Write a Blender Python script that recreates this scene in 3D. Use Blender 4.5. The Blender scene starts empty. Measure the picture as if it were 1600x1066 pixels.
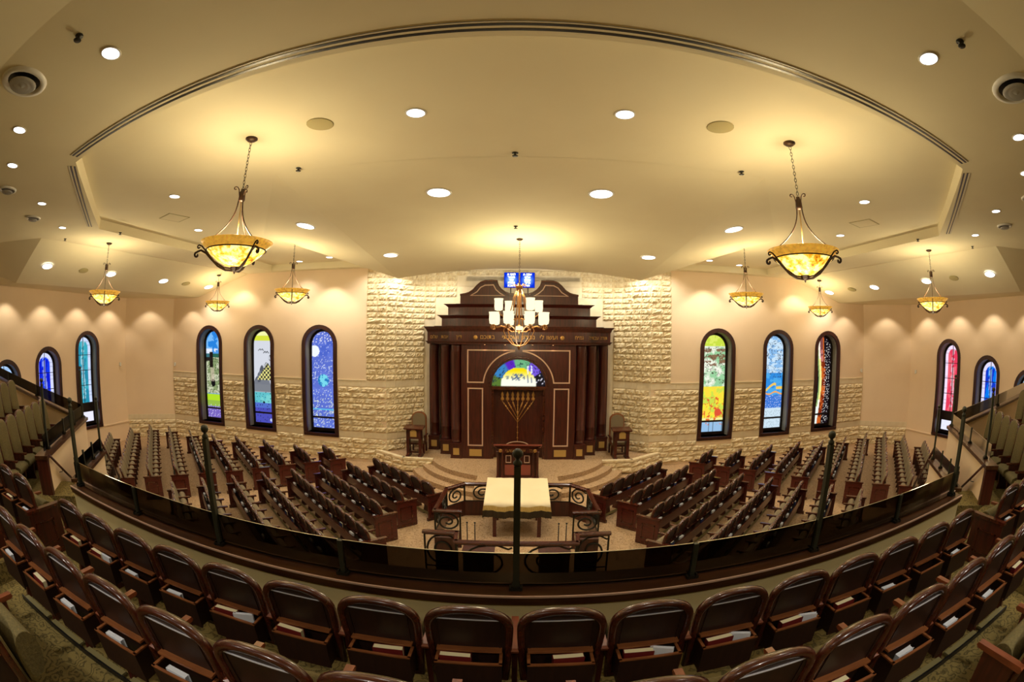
import bpy, math, random
import numpy as np
from mathutils import Vector, Matrix

S = bpy.context.scene
COL = S.collection
R = math.radians
rnd = random.Random(7)

# ------------------------------------------------------------------ camera, world, exposure
EYE = 4.8
_roll, _pitch, _yaw = R(.529), R(-.136), R(-.8485)


def _cam_axis(v):
    x, y, z = v
    c, s = math.cos(_pitch), math.sin(_pitch)
    y, z = c*y - s*z, s*y + c*z
    c, s = math.cos(_yaw), math.sin(_yaw)
    return Vector((c*x + s*y, -s*x + c*y, z))


cd = bpy.data.cameras.new('camera')
cam = bpy.data.objects.new('camera', cd)
COL.objects.link(cam)
cr, sr = math.cos(_roll), math.sin(_roll)
right, up, fwd = _cam_axis((cr, 0, sr)), _cam_axis((-sr, 0, cr)), _cam_axis((0, 1, 0))
mw = Matrix((right, up, -fwd)).transposed().to_4x4()
mw.translation = Vector((0, 0, EYE))
cam.matrix_world = mw
cd.type = 'PANO'
cd.sensor_fit = 'HORIZONTAL'
cd.sensor_width = 36.0
cd.sensor_height = 36.0*1066/1600
cd.clip_start = .05
for holder in (cd, getattr(cd, 'cycles', None)):
    if holder is None:
        continue
    try:
        holder.panorama_type = 'FISHEYE_EQUISOLID'
        holder.fisheye_lens = 729.27/1600*36
        holder.fisheye_fov = R(180)
    except Exception:
        pass
S.camera = cam

S.view_settings.view_transform = 'Standard'
S.view_settings.look = 'None'
S.view_settings.gamma = 1
S.view_settings.use_curve_mapping = False
S.view_settings.exposure = 0.0
try:
    S.cycles.max_bounces = 6
    S.cycles.diffuse_bounces = 4
    S.cycles.glossy_bounces = 3
    S.cycles.transparent_max_bounces = 8
    S.cycles.sample_clamp_indirect = 3
    S.cycles.use_denoising = True
except Exception:
    pass
W = bpy.data.worlds.new('world')
S.world = W
W.use_nodes = True
W.node_tree.nodes['Background'].inputs[0].default_value = (.30, .26, .20, 1)
W.node_tree.nodes['Background'].inputs[1].default_value = .25


# ------------------------------------------------------------------ colour + materials
def lin(c):
    return tuple(((v/255)/12.92 if v/255 <= .04045 else ((v/255 + .055)/1.055)**2.4) for v in c)


def mat(name, col, rough=.6, metal=0., noise=None, bump=None, emit=None, spec=.5, coat=0.):
    """noise=(scale, colour2, stretch(xyz), detail), bump=(scale, strength)"""
    m = bpy.data.materials.new(name)
    m.use_nodes = True
    nt = m.node_tree
    b = nt.nodes['Principled BSDF']
    c1 = lin(col) + (1,)
    b.inputs['Base Color'].default_value = c1
    b.inputs['Roughness'].default_value = rough
    b.inputs['Metallic'].default_value = metal
    b.inputs['Specular IOR Level'].default_value = spec
    b.inputs['Coat Weight'].default_value = coat
    b.inputs['Coat Roughness'].default_value = .15
    tc = nt.nodes.new('ShaderNodeTexCoord')
    if noise:
        mp = nt.nodes.new('ShaderNodeMapping')
        mp.inputs['Scale'].default_value = noise[2]
        nz = nt.nodes.new('ShaderNodeTexNoise')
        nz.inputs['Scale'].default_value = noise[0]
        nz.inputs['Detail'].default_value = noise[3] if len(noise) > 3 else 4
        rp = nt.nodes.new('ShaderNodeValToRGB')
        rp.color_ramp.elements[0].position = .35
        rp.color_ramp.elements[1].position = .65
        rp.color_ramp.elements[0].color = c1
        rp.color_ramp.elements[1].color = lin(noise[1]) + (1,)
        nt.links.new(tc.outputs['Object'], mp.inputs[0])
        nt.links.new(mp.outputs[0], nz.inputs[0])
        nt.links.new(nz.outputs[0], rp.inputs[0])
        nt.links.new(rp.outputs[0], b.inputs['Base Color'])
    if bump:
        n2 = nt.nodes.new('ShaderNodeTexNoise')
        n2.inputs['Scale'].default_value = bump[0]
        n2.inputs['Detail'].default_value = 5
        bp = nt.nodes.new('ShaderNodeBump')
        bp.inputs['Strength'].default_value = bump[1]
        bp.inputs['Distance'].default_value = .02
        nt.links.new(tc.outputs['Object'], n2.inputs[0])
        nt.links.new(n2.outputs[0], bp.inputs['Height'])
        nt.links.new(bp.outputs[0], b.inputs['Normal'])
    if emit:
        b.inputs['Emission Color'].default_value = lin(emit[0]) + (1,)
        b.inputs['Emission Strength'].default_value = emit[1]
    return m


M = {}
M['ceiling'] = mat('ceiling_paint', (234, 223, 187), .9, noise=(.6, (229, 217, 181), (1, 1, 1)))
M['wall'] = mat('wall_paint', (238, 214, 180), .85, noise=(.8, (234, 209, 175), (1, 1, 1)))
M['parapet'] = mat('parapet_paint', (226, 208, 152), .85)
M['white'] = mat('white_enamel', (225, 222, 212), .4)
M['stone'] = mat('split_limestone', (238, 222, 184), .9, noise=(7, (216, 194, 150), (1, 1, 1), 6), bump=(26, .9))
M['stone2'] = mat('split_limestone_pale', (240, 226, 190), .9, noise=(6, (218, 198, 156), (1, 1, 1), 6), bump=(30, .9))
M['smooth'] = mat('smooth_limestone', (230, 216, 184), .8, noise=(4, (222, 206, 172), (1, 1, 1)))
M['mortar'] = mat('mortar', (206, 186, 144), .95)
M['mahog'] = mat('dark_mahogany', (80, 29, 17), .38, noise=(3, (54, 18, 11), (6, 6, .6), 5), coat=.3)
M['mahog2'] = mat('mahogany_rim', (82, 34, 18), .26, noise=(5, (60, 23, 12), (1, 4, 4), 4), coat=.5)
M['panelwood'] = mat('mahogany_panel', (50, 27, 16), .45, noise=(4, (40, 21, 13), (5, 1, 1), 5))
M['redwood'] = mat('red_mahogany', (92, 33, 22), .35, noise=(4, (70, 24, 16), (1, 1, 6), 4), coat=.2)
M['railwood'] = mat('oiled_walnut', (84, 50, 24), .3, noise=(2, (58, 30, 16), (1, 6, 6), 5), coat=.3)
M['lightwood'] = mat('honey_wood', (150, 92, 50), .4, noise=(6, (124, 72, 38), (1, 5, 5)))
M['inlay'] = mat('pale_inlay', (206, 172, 150), .4)
M['black'] = mat('black_paint', (14, 12, 12), .4)
M['frameblack'] = mat('window_frame_black', (26, 14, 13), .35)
M['casing'] = mat('window_casing_brown', (62, 28, 22), .4, noise=(3, (46, 20, 16), (4, 4, .5)))
M['reveal'] = mat('window_reveal_grey', (128, 124, 112), .6)
M['iron'] = mat('dark_iron', (40, 38, 28), .5, metal=.4)
M['postiron'] = mat('green_black_iron', (58, 60, 46), .45, metal=.3)
M['bronze'] = mat('bronze', (62, 38, 22), .5, metal=.3, noise=(10, (44, 27, 16), (1, 1, 1)))
M['chandbronze'] = mat('antique_brass', (150, 104, 58), .35, metal=.8)
M['brass'] = mat('brass', (206, 174, 104), .4, metal=.45)
M['gold'] = mat('gold_leaf', (196, 150, 84), .35, metal=.6)
M['steel'] = mat('pale_steel', (235, 235, 240), .3, metal=.2)
M['armwood'] = mat('amber_armrest', (132, 68, 38), .3, noise=(5, (106, 52, 28), (5, 1, 5)), coat=.4)
M['fabric'] = mat('olive_fabric', (106, 94, 54), .9, noise=(40, (90, 80, 44), (1, 1, 1)), bump=(80, .3))
M['fabric_taupe'] = mat('taupe_fabric', (132, 118, 90), .9, noise=(40, (116, 102, 76), (1, 1, 1)))
M['pages'] = mat('book_pages', (244, 236, 190), .8)
M['cover_red'] = mat('book_cover_red', (110, 26, 24), .5)
M['cover_blue'] = mat('book_cover_blue', (40, 58, 110), .5)
M['paper'] = mat('paper_blue_white', (226, 230, 236), .8)
M['cloth'] = mat('ivory_satin', (240, 224, 182), .5, noise=(2, (235, 218, 174), (1, 1, 1)))
M['goldcloth'] = mat('gold_satin', (214, 184, 108), .5, noise=(9, (190, 158, 84), (6, 1, 1)))
M['fringe'] = mat('dark_bullion_fringe', (70, 56, 28), .8, noise=(60, (38, 28, 14), (8, 1, .3)))
M['grille'] = mat('ceiling_speaker_grille', (176, 164, 116), .8)
M['chrome'] = mat('diffuser_metal', (175, 172, 164), .45, metal=.1)
M['beige'] = mat('kick_rail', (120, 110, 68), .7)
M['door'] = mat('lectern_rose_wood', (168, 92, 68), .5)
M['redseat'] = mat('faded_red_bench', (146, 76, 60), .6)


def carpet(name, c1, c2, c3, scale):
    m = bpy.data.materials.new(name)
    m.use_nodes = True
    nt = m.node_tree
    b = nt.nodes['Principled BSDF']
    b.inputs['Roughness'].default_value = .95
    b.inputs['Specular IOR Level'].default_value = .1
    tc = nt.nodes.new('ShaderNodeTexCoord')
    nz = nt.nodes.new('ShaderNodeTexNoise')
    nz.inputs['Scale'].default_value = scale*.45
    nz.inputs['Detail'].default_value = 2
    nt.links.new(tc.outputs['Object'], nz.inputs[0])
    # meandering lines: |fract(noise*k)-.5| small
    mu = nt.nodes.new('ShaderNodeMath'); mu.operation = 'MULTIPLY'; mu.inputs[1].default_value = 9
    fr = nt.nodes.new('ShaderNodeMath'); fr.operation = 'PINGPONG'; fr.inputs[1].default_value = .5
    nt.links.new(nz.outputs[0], mu.inputs[0])
    nt.links.new(mu.outputs[0], fr.inputs[0])
    rp = nt.nodes.new('ShaderNodeValToRGB')
    rp.color_ramp.elements[0].position = .10
    rp.color_ramp.elements[1].position = .22
    rp.color_ramp.elements[0].color = lin(c2) + (1,)
    rp.color_ramp.elements[1].color = lin(c1) + (1,)
    nt.links.new(fr.outputs[0], rp.inputs[0])
    n2 = nt.nodes.new('ShaderNodeTexNoise')
    n2.inputs['Scale'].default_value = scale*9
    nt.links.new(tc.outputs['Object'], n2.inputs[0])
    mx = nt.nodes.new('ShaderNodeMixRGB')
    mx.inputs[2].default_value = lin(c3) + (1,)
    gt = nt.nodes.new('ShaderNodeMath'); gt.operation = 'GREATER_THAN'; gt.inputs[1].default_value = .56
    m2 = nt.nodes.new('ShaderNodeMath'); m2.operation = 'MULTIPLY'; m2.inputs[1].default_value = .6
    nt.links.new(n2.outputs[0], gt.inputs[0]); nt.links.new(gt.outputs[0], m2.inputs[0])
    nt.links.new(m2.outputs[0], mx.inputs[0])
    nt.links.new(rp.outputs[0], mx.inputs[1])
    nt.links.new(mx.outputs[0], b.inputs['Base Color'])
    return m


M['carpet'] = carpet('sanctuary_carpet', (178, 148, 112), (140, 112, 80), (200, 172, 136), 9)
M['carpet2'] = carpet('balcony_carpet', (120, 104, 60), (78, 68, 40), (128, 112, 66), 11)


def tinted_glass():
    m = bpy.data.materials.new('smoked_glass')
    m.use_nodes = True
    nt = m.node_tree
    nt.nodes.clear()
    out = nt.nodes.new('ShaderNodeOutputMaterial')
    mx = nt.nodes.new('ShaderNodeMixShader')
    tr = nt.nodes.new('ShaderNodeBsdfTransparent')
    tr.inputs[0].default_value = (.20, .175, .145, 1)
    gl = nt.nodes.new('ShaderNodeBsdfGlossy')
    gl.inputs[0].default_value = (.8, .8, .8, 1)
    gl.inputs['Roughness'].default_value = .12
    fr = nt.nodes.new('ShaderNodeFresnel'); fr.inputs[0].default_value = 1.12
    nt.links.new(fr.outputs[0], mx.inputs[0])
    nt.links.new(tr.outputs[0], mx.inputs[1])
    nt.links.new(gl.outputs[0], mx.inputs[2])
    nt.links.new(mx.outputs[0], out.inputs[0])
    return m


M['glass'] = tinted_glass()


def emitter(name, col, s):
    m = bpy.data.materials.new(name)
    m.use_nodes = True
    nt = m.node_tree
    nt.nodes.clear()
    out = nt.nodes.new('ShaderNodeOutputMaterial')
    e = nt.nodes.new('ShaderNodeEmission')
    e.inputs[0].default_value = lin(col) + (1,)
    e.inputs[1].default_value = s
    nt.links.new(e.outputs[0], out.inputs[0])
    return m


M['lamp'] = emitter('lamp_lens', (255, 252, 250), 4)
M['shade'] = emitter('frosted_shade_lit', (255, 236, 190), 1.5)
M['tinybulb'] = emitter('tiny_spot', (255, 190, 120), 5)


def art_mat(name, s=1.0):
    """backlit printed or stained pane: colours live in the mesh's 'art' attribute"""
    m = bpy.data.materials.new(name)
    m.use_nodes = True
    nt = m.node_tree
    nt.nodes.clear()
    out = nt.nodes.new('ShaderNodeOutputMaterial')
    e = nt.nodes.new('ShaderNodeEmission')
    a = nt.nodes.new('ShaderNodeAttribute')
    a.attribute_name = 'art'
    e.inputs[1].default_value = s
    nt.links.new(a.outputs['Color'], e.inputs[0])
    nt.links.new(e.outputs[0], out.inputs[0])
    return m


M['art'] = art_mat('stained_glass', 1.05)


def bowl_mat():
    m = bpy.data.materials.new('amber_art_glass')
    m.use_nodes = True
    nt = m.node_tree
    b = nt.nodes['Principled BSDF']
    tc = nt.nodes.new('ShaderNodeTexCoord')
    nz = nt.nodes.new('ShaderNodeTexNoise'); nz.inputs['Scale'].default_value = 9; nz.inputs['Detail'].default_value = 8
    nz.inputs['Roughness'].default_value = .65
    rp = nt.nodes.new('ShaderNodeValToRGB')
    els = rp.color_ramp.elements
    els[0].position = .34; els[0].color = lin((120, 58, 6)) + (1,)
    els[1].position = .56; els[1].color = lin((255, 240, 160)) + (1,)
    e = els.new(.42); e.color = lin((236, 160, 30)) + (1,)
    e = els.new(.49); e.color = lin((250, 204, 80)) + (1,)
    nt.links.new(tc.outputs['Object'], nz.inputs[0]); nt.links.new(nz.outputs[0], rp.inputs[0])
    nt.links.new(rp.outputs[0], b.inputs['Base Color'])
    nt.links.new(rp.outputs[0], b.inputs['Emission Color'])
    b.inputs['Emission Strength'].default_value = 1.35
    b.inputs['Roughness'].default_value = .3
    return m


M['bowl'] = bowl_mat()
M['bowlrim'] = mat('amber_glass_rim', (236, 184, 72), .35, noise=(14, (96, 48, 10), (1, 1, 1), 6), emit=((236, 172, 60), .6))


# ------------------------------------------------------------------ mesh builder
class MB:
    def __init__(s):
        s.v, s.f, s.m, s.sm = [], [], [], []

    def add(s, vs, fs, m=0, smooth=False):
        o = len(s.v)
        s.v += [tuple(p) for p in vs]
        for f in fs:
            s.f.append(tuple(i + o for i in f)); s.m.append(m); s.sm.append(smooth)
        return s

    def box(s, x0, x1, y0, y1, z0, z1, m=0):
        return s.add([(x0, y0, z0), (x1, y0, z0), (x1, y1, z0), (x0, y1, z0), (x0, y0, z1), (x1, y0, z1), (x1, y1, z1), (x0, y1, z1)],
                     [(0, 3, 2, 1), (4, 5, 6, 7), (0, 1, 5, 4), (1, 2, 6, 5), (2, 3, 7, 6), (3, 0, 4, 7)], m)

    def prism(s, poly, h0, h1, fn=lambda a, b, h: (a, b, h), m=0, smooth=False):
        """closed outline poly [(a,b)], extruded from h0 to h1 through fn"""
        n = len(poly)
        vs = [fn(a, b, h0) for a, b in poly] + [fn(a, b, h1) for a, b in poly]
        s.add(vs, [tuple(range(n))[::-1], tuple(range(n, 2*n))], m)
        s.add(vs, [(i, (i+1) % n, n + (i+1) % n, n + i) for i in range(n)], m, smooth)
        return s

    def loops(s, loops, mats=0, cap0=None, cap1=None, closed=True, smooth=True):
        n = len(loops[0])
        o = len(s.v)
        for l in loops:
            s.v += [tuple(p) for p in l]
        for k in range(len(loops)-1):
            mm = mats if isinstance(mats, int) else mats[k]
            for i in range(n if closed else n-1):
                j = (i+1) % n
                s.f.append((o+k*n+i, o+k*n+j, o+(k+1)*n+j, o+(k+1)*n+i)); s.m.append(mm); s.sm.append(smooth)
        if cap0 is not None:
            s.f.append(tuple(o+i for i in range(n))[::-1]); s.m.append(cap0); s.sm.append(False)
        if cap1 is not None:
            q = o + (len(loops)-1)*n
            s.f.append(tuple(q+i for i in range(n))); s.m.append(cap1); s.sm.append(False)
        return s

    def lathe(s, prof, n=16, c=(0, 0, 0), m=0, mats=None, cap=True):
        ls = [[(c[0]+r*math.cos(2*math.pi*i/n), c[1]+r*math.sin(2*math.pi*i/n), c[2]+z) for i in range(n)] for r, z in prof]
        return s.loops(ls, mats if mats else m, m if cap else None, m if cap else None)

    def tube(s, pts, r, n=6, m=0):
        pts = [Vector(p) for p in pts]
        t = (pts[1]-pts[0]).normalized()
        a = Vector((0, 0, 1)) if abs(t.z) < .9 else Vector((1, 0, 0))
        u = t.cross(a).normalized()
        ls = []
        for i, p in enumerate(pts):
            t = (pts[min(i+1, len(pts)-1)] - pts[max(i-1, 0)])
            t = t.normalized() if t.length > 1e-9 else Vector((0, 0, 1))
            u = (u - t*u.dot(t))
            u = u.normalized() if u.length > 1e-6 else t.orthogonal().normalized()
            w = t.cross(u)
            rr = r[i] if isinstance(r, (list, tuple)) else r
            ls.append([p + u*rr*math.cos(2*math.pi*k/n) + w*rr*math.sin(2*math.pi*k/n) for k in range(n)])
        return s.loops(ls, m, m, m)

    def ball(s, c, r, n=10, m=0, sz=1.):
        k = max(4, n//2)
        prof = [(max(r*math.sin(math.pi*i/k), .0005), -r*sz*math.cos(math.pi*i/k)) for i in range(k+1)]
        return s.lathe(prof, n, c, m)

    def xf(s, mtx):
        s.v = [tuple(mtx @ Vector(p)) for p in s.v]
        return s

    def mesh(s, name, mats):
        me = bpy.data.meshes.new(name)
        me.from_pydata(s.v, [], s.f)
        for m in (mats if isinstance(mats, (list, tuple)) else [mats]):
            me.materials.append(M[m] if isinstance(m, str) else m)
        if s.f:
            me.polygons.foreach_set('material_index', s.m)
            me.polygons.foreach_set('use_smooth', s.sm)
        me.update()
        return me


def ob(name, me, parent=None, loc=(0, 0, 0), rz=0, sc=None, label=None):
    o = bpy.data.objects.new(name, me)
    COL.objects.link(o)
    o.location = loc
    o.rotation_euler = (0, 0, rz) if not isinstance(rz, tuple) else rz
    if sc:
        o.scale = sc
    if parent:
        o.parent = parent
    if label:
        o['label'] = label
    return o


def mk(name, mb, mats, parent=None, loc=(0, 0, 0), rz=0, label=None):
    return ob(name, mb.mesh(name, mats), parent, loc, rz, None, label)


def tag(o, label, cat, group=None):
    o['label'] = label
    o['category'] = cat
    if group:
        o['group'] = group
    return o


def thing(name, label, cat, loc=(0, 0, 0), rz=0, group=None, sc=None):
    o = bpy.data.objects.new(name, None)
    COL.objects.link(o)
    o.location = loc
    o.rotation_euler = (0, 0, rz)
    if sc:
        o.scale = sc
    return tag(o, label, cat, group)


def struct(o):
    o['kind'] = 'structure'
    return o


def light(kind, loc, energy, col=(1, .86, .62), size=.1, spot=None, aim=None, blend=.6):
    l = bpy.data.lights.new('lamp_light', kind)
    l.energy = energy
    l.color = col
    if kind == 'SPOT':
        l.spot_size = R(spot); l.spot_blend = blend
    l.shadow_soft_size = size
    o = bpy.data.objects.new('lamp_light', l)
    COL.objects.link(o)
    o.location = loc
    if aim:
        d = Vector(aim) - Vector(loc)
        o.rotation_euler = d.to_track_quat('-Z', 'Y').to_euler()
    return o


ORD = ['first', 'second', 'third', 'fourth', 'fifth', 'sixth', 'seventh', 'eighth', 'ninth', 'tenth', 'eleventh', 'twelfth', 'thirteenth', 'fourteenth']
SIDE = {-1: 'left', 1: 'right'}

# ------------------------------------------------------------------ floor
fl_ = MB(); fl_.add([(-18.5, -6.5, 0), (18.5, -6.5, 0), (18.5, 18.8, 0), (-18.5, 18.8, 0)], [(0, 1, 2, 3)]); fl_.box(-18.5, 18.5, -6.5, 18.8, -.3, -.02)
struct(mk('floor', fl_, 'carpet'))


# ------------------------------------------------------------------ walls with arched openings
def arch_wall(mb, x0, x1, z0, z1, ops, th=.2):
    """wall in local x (along) / z, front at y=0; ops = [(cx, halfwidth, zbottom, zspring)]"""
    cur = x0
    q = lambda a, b, c, d: mb.add([(a, 0, c), (b, 0, c), (b, 0, d), (a, 0, d)], [(0, 1, 2, 3)])
    for cx, hw, zb, zs in sorted(ops):
        q(cur, cx-hw, z0, z1)
        q(cx-hw, cx+hw, z0, zb)
        n = 14
        pts = [(cx - hw*math.cos(math.pi*i/n), zs + hw*math.sin(math.pi*i/n)) for i in range(n+1)]
        for (a, za), (b, zb2) in zip(pts, pts[1:]):
            mb.add([(a, 0, za), (b, 0, zb2), (b, 0, z1), (a, 0, z1)], [(0, 1, 2, 3)])
        cur = cx+hw
    q(cur, x1, z0, z1)
    mb.add([(x0, th, z0), (x1, th, z0), (x1, th, z1), (x0, th, z1)], [(0, 3, 2, 1)]) if not ops else None


# block meshes (rock-faced), unit length
def block_mesh(k, rough=True, h=.205, d=.07):
    rr = random.Random(100+k)
    mb = MB()
    nx, nz = (8, 4) if rough else (1, 1)
    P = []
    for j in range(nz+1):
        for i in range(nx+1):
            e = (i in (0, nx)) or (j in (0, nz))
            y = -.010 if e else -(.022 + rr.random()*.062)
            if not rough:
                y = -.02
            x = i/nx
            z = j/nz*h
            if rough and not e:
                x += rr.uniform(-.03, .03); z += rr.uniform(-.018, .018)
            P.append((x*.99+.005, y, z))
    F = [(j*(nx+1)+i, j*(nx+1)+i+1, (j+1)*(nx+1)+i+1, (j+1)*(nx+1)+i) for j in range(nz) for i in range(nx)]
    mb.add(P, F, 0, False)
    a, b = .005, .995
    y = -.012 if rough else -.02
    mb.add([(a, y, 0), (b, y, 0), (b, y, h), (a, y, h), (a, .03, 0), (b, .03, 0), (b, .03, h), (a, .03, h)],
           [(0, 4, 5, 1), (1, 5, 6, 2), (2, 6, 7, 3), (3, 7, 4, 0)])
    return mb


ROUGH = [[block_mesh(k).mesh('stone_block', m) for k in range(6)] for m in ('stone', 'stone2')]
SMOOTH = block_mesh(0, False, .225).mesh('smooth_block', 'smooth')
COURSE = .2125


def stones(parent, x0, x1, zlist, gaps=(), name='stone_block', rough=True, lmin=.42, lmax=.82, lim=None, sc_z=1.):
    """lay blocks along local x of parent; gaps = [(xa, xb)] skipped (windows)"""
    for z in zlist:
        segs = [(x0, x1)]
        for ga, gb, za, zb in gaps:
            if za < z + .1 < zb:
                ns = []
                for a, b in segs:
                    if gb <= a or ga >= b:
                        ns.append((a, b))
                    else:
                        if ga - a > .08: ns.append((a, ga))
                        if b - gb > .08: ns.append((gb, b))
                segs = ns
        for a, b in segs:
            L = b-a
            n = max(1, round(L/rnd.uniform(lmin*1.15, lmax*.9)))
            ws = [rnd.uniform(lmin, lmax) for _ in range(n)]
            t = sum(ws)
            cur = a
            for w in ws:
                w = w/t*L
                me = rnd.choice(ROUGH[0 if rnd.random() < .6 else 1]) if rough else SMOOTH
                ob(name, me, parent, (cur, 0, z), 0, (w, rnd.uniform(.75, 1.25) if rough else 1, sc_z))
                cur += w


FW = [7.81, 10.76, 13.62]         # window centres on the front wall
HW = .70                          # hole half width (casing covers the edge)
for sx in (-1, 1):
    # front wall, plain part
    a, b = (-16.1, -5.0) if sx < 0 else (5.0, 16.1)
    mb = MB()
    w = bpy.data.objects.new('tmp', None)
    ops = [(sx*c - a, HW, 1.0, 4.54) for c in FW]
    arch_wall(mb, 0, b-a, 0, 8.6, ops)
    wo = struct(mk('wall_front_' + SIDE[sx], mb, 'wall', None, (a, 17.0, 0)))
    bpy.data.objects.remove(w)
    gaps = [(sx*c - a - .8, sx*c - a + .8, .80, 6) for c in FW]
    lo = [1.2 + COURSE*i*1.03 for i in range(8)]
    base = [.09 + .212*i for i in range(4)]
    for i, z in enumerate(lo + base):
        e = .36*(i % 2)
        stones(wo, e if sx > 0 else 0, b-a-(e if sx < 0 else 0), [z], gaps)
    stones(wo, .0, b-a, [2.965], gaps, 'smooth_block', False, .9, 1.4)
    stones(wo, .0, b-a, [.955], gaps, 'smooth_block', False, .9, 1.4)
    up = [3.215 + .2165*i for i in range(20)]
    if sx < 0:
        for i, z in enumerate(up): stones(wo, -5.8-a, b-a-.36*(i % 2), [z], lmin=.34, lmax=.6)
    else:
        for i, z in enumerate(up): stones(wo, .36*(i % 2), .8, [z], lmin=.34, lmax=.6)
    # thin ledge above the band
    mb = MB()
    cur, end = (0, b-a-.8) if sx < 0 else (.8, b-a)
    for g in sorted(gaps):
        mb.box(cur, g[0], -.035, .02, 3.19, 3.22); cur = g[1]
    mb.box(cur, end, -.035, .02, 3.19, 3.22)
    mk('ledge', mb, 'smooth', wo)
    # chamfer wall at the corner
    p0, p1 = ((-18.1, 15.3), (-16.1, 17.0)) if sx < 0 else ((16.1, 17.0), (18.1, 15.3))
    L = math.hypot(p1[0]-p0[0], p1[1]-p0[1]); ang = math.atan2(p1[1]-p0[1], p1[0]-p0[0])
    mb = MB(); arch_wall(mb, 0, L, 0, 8.6, [])
    wc = struct(mk('wall_corner_' + SIDE[sx], mb, 'wall', None, (p0[0], p0[1], 0), ang))
    stones(wc, .0, L, base)
    stones(wc, .0, L, [.955], (), 'smooth_block', False, .8, 1.2)
    # side wall
    mb = MB()
    WY = [(12.68, .66, 1.0, 4.27), (10.26, .66, 1.0, 3.64), (7.9, .66, 1.0, 3.2)]
    y0, y1 = -6.5, 15.3
    if sx < 0:
        arch_wall(mb, 0, y1-y0, 0, 8.6, [(y-y0, h, zb, zs) for y, h, zb, zs in WY])
        ws = struct(mk('wall_left', mb, 'wall', None, (-18.1, y0, 0), R(90)))
    else:
        arch_wall(mb, 0, y1-y0, 0, 8.6, [(y1-y, h, zb, zs) for y, h, zb, zs in WY])
        ws = struct(mk('wall_right', mb, 'wall', None, (18.1, y1, 0), R(-90)))
    mb = MB()
    f = (lambda y: y-y0) if sx < 0 else (lambda y: y1-y)
    for ya, yb in ((15.3, 13.5), (11.85, 11.05), (9.45, 8.7), (7.1, 2)):
        q = sorted((f(ya), f(yb)))
        mb.box(q[0], q[1], -.04, .01, .84, .90)
    mk('chair_rail', mb, 'wall', ws)

# niche wall behind the ark: segments
NW = [(-5.0, 17.0), (-4.72, 17.2), (-4.45, 17.5), (-4.1, 17.84), (-3.72, 18.07), (-3.3, 18.2)]
NW = NW + [(-x, y) for x, y in NW[::-1]]
mb = MB()
for (xa, ya), (xb, yb) in zip(NW, NW[1:]):
    mb.add([(xa, ya, 0), (xb, yb, 0), (xb, yb, 8.6), (xa, ya, 8.6)], [(0, 1, 2, 3)])
niche = struct(mk('wall_niche', mb, 'smooth'))


def stones_seg(parent, pa, pb, zs, name='stone_block', rough=True, n=None):
    L = math.hypot(pb[0]-pa[0], pb[1]-pa[1]); ang = math.atan2(pb[1]-pa[1], pb[0]-pa[0])
    for k, z in enumerate(zs):
        n_ = n or max(1, round(L/.5))
        cut = [i/n_ for i in range(n_+1)]
        if n_ > 1:
            cut = [0] + [min(max(c + rnd.uniform(-.12, .12)/n_, .05), .95) for c in cut[1:-1]] + [1]
        for c0, c1 in zip(cut, cut[1:]):
            x, y = pa[0] + (pb[0]-pa[0])*c0, pa[1] + (pb[1]-pa[1])*c0
            me = rnd.choice(ROUGH[0 if z < 4 else 1]) if rough else SMOOTH
            ob(name, me, parent, (x, y, z), ang, ((c1-c0)*L, rnd.uniform(.75, 1.25) if rough else 1, 1))


def stones_path(parent, path, zs, name='stone_block', rough=True, lmin=.34, lmax=.62):
    """blocks laid round a bent wall, joints staggered course by course"""
    P_ = [Vector(p) for p in path]
    cum = [0]
    for a, b in zip(P_, P_[1:]):
        cum.append(cum[-1] + (b-a).length)

    def at(s):
        for i in range(len(P_)-1):
            if s <= cum[i+1] + 1e-6:
                return P_[i] + (P_[i+1]-P_[i])*((s-cum[i])/(cum[i+1]-cum[i]))
        return P_[-1]
    for z in zs:
        ws = []
        while sum(ws) < cum[-1]:
            ws.append(rnd.uniform(lmin, lmax))
        t = sum(ws); cur = 0
        for w in ws:
            w = w/t*cum[-1]
            a, b = at(cur), at(cur+w)
            d = b-a
            me = rnd.choice(ROUGH[0 if z < 4 else 1]) if rough else SMOOTH
            ob(name, me, parent, (a.x, a.y, z), math.atan2(d.y, d.x), (d.length, rnd.uniform(.75, 1.25) if rough else 1, 1))
            cur += w


lo8 = [1.2 + COURSE*i*1.03 for i in range(8)]
up19 = [3.215 + .2165*i for i in range(20)]
for s_, pth in ((-1, NW[:5]), (1, NW[-5:])):
    for zs in (lo8 + [.09+.212*i for i in range(4)], up19):
        for i, z in enumerate(zs):
            p = pth
            if i % 2:
                p = [(-5.36, 17.0)] + pth if s_ < 0 else pth + [(5.36, 17.0)]
            stones_path(niche, p, [z])
    stones_path(niche, pth, [2.965, .955], 'smooth_block', False, .5, .7)
for s_, k in ((-1, 4), (1, 6)):
    stones_seg(niche, NW[k], NW[k+1], [z for z in up19 if z > 5.5], n=1)
for z in [z for z in up19 if z > 6.4]:
    stones_seg(niche, (-3.3, 18.2), (-2.45, 18.2), [z], n=2)
    stones_seg(niche, (2.45, 18.2), (3.3, 18.2), [z], n=2)
for i, z in enumerate([up19[-1] - .0]):
    stones_seg(niche, (-2.45, 18.2), (2.45, 18.2), [z], n=9)
for z in (6.0, 6.45, 6.9, 7.1):
    for xa in [-2.4 + .8*i for i in range(6)]:
        ob('smooth_block', SMOOTH, niche, (xa + (.3 if z in (6.45, 7.1) else 0), 18.19, z), 0, (.79, .6, 1.9 if z != 7.1 else .8))

# rear wall
mb = MB(); mb.box(-18.3, 18.3, -6.7, -6.5, 0, 8.6)
struct(mk('wall_rear', mb, 'wall'))


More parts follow.
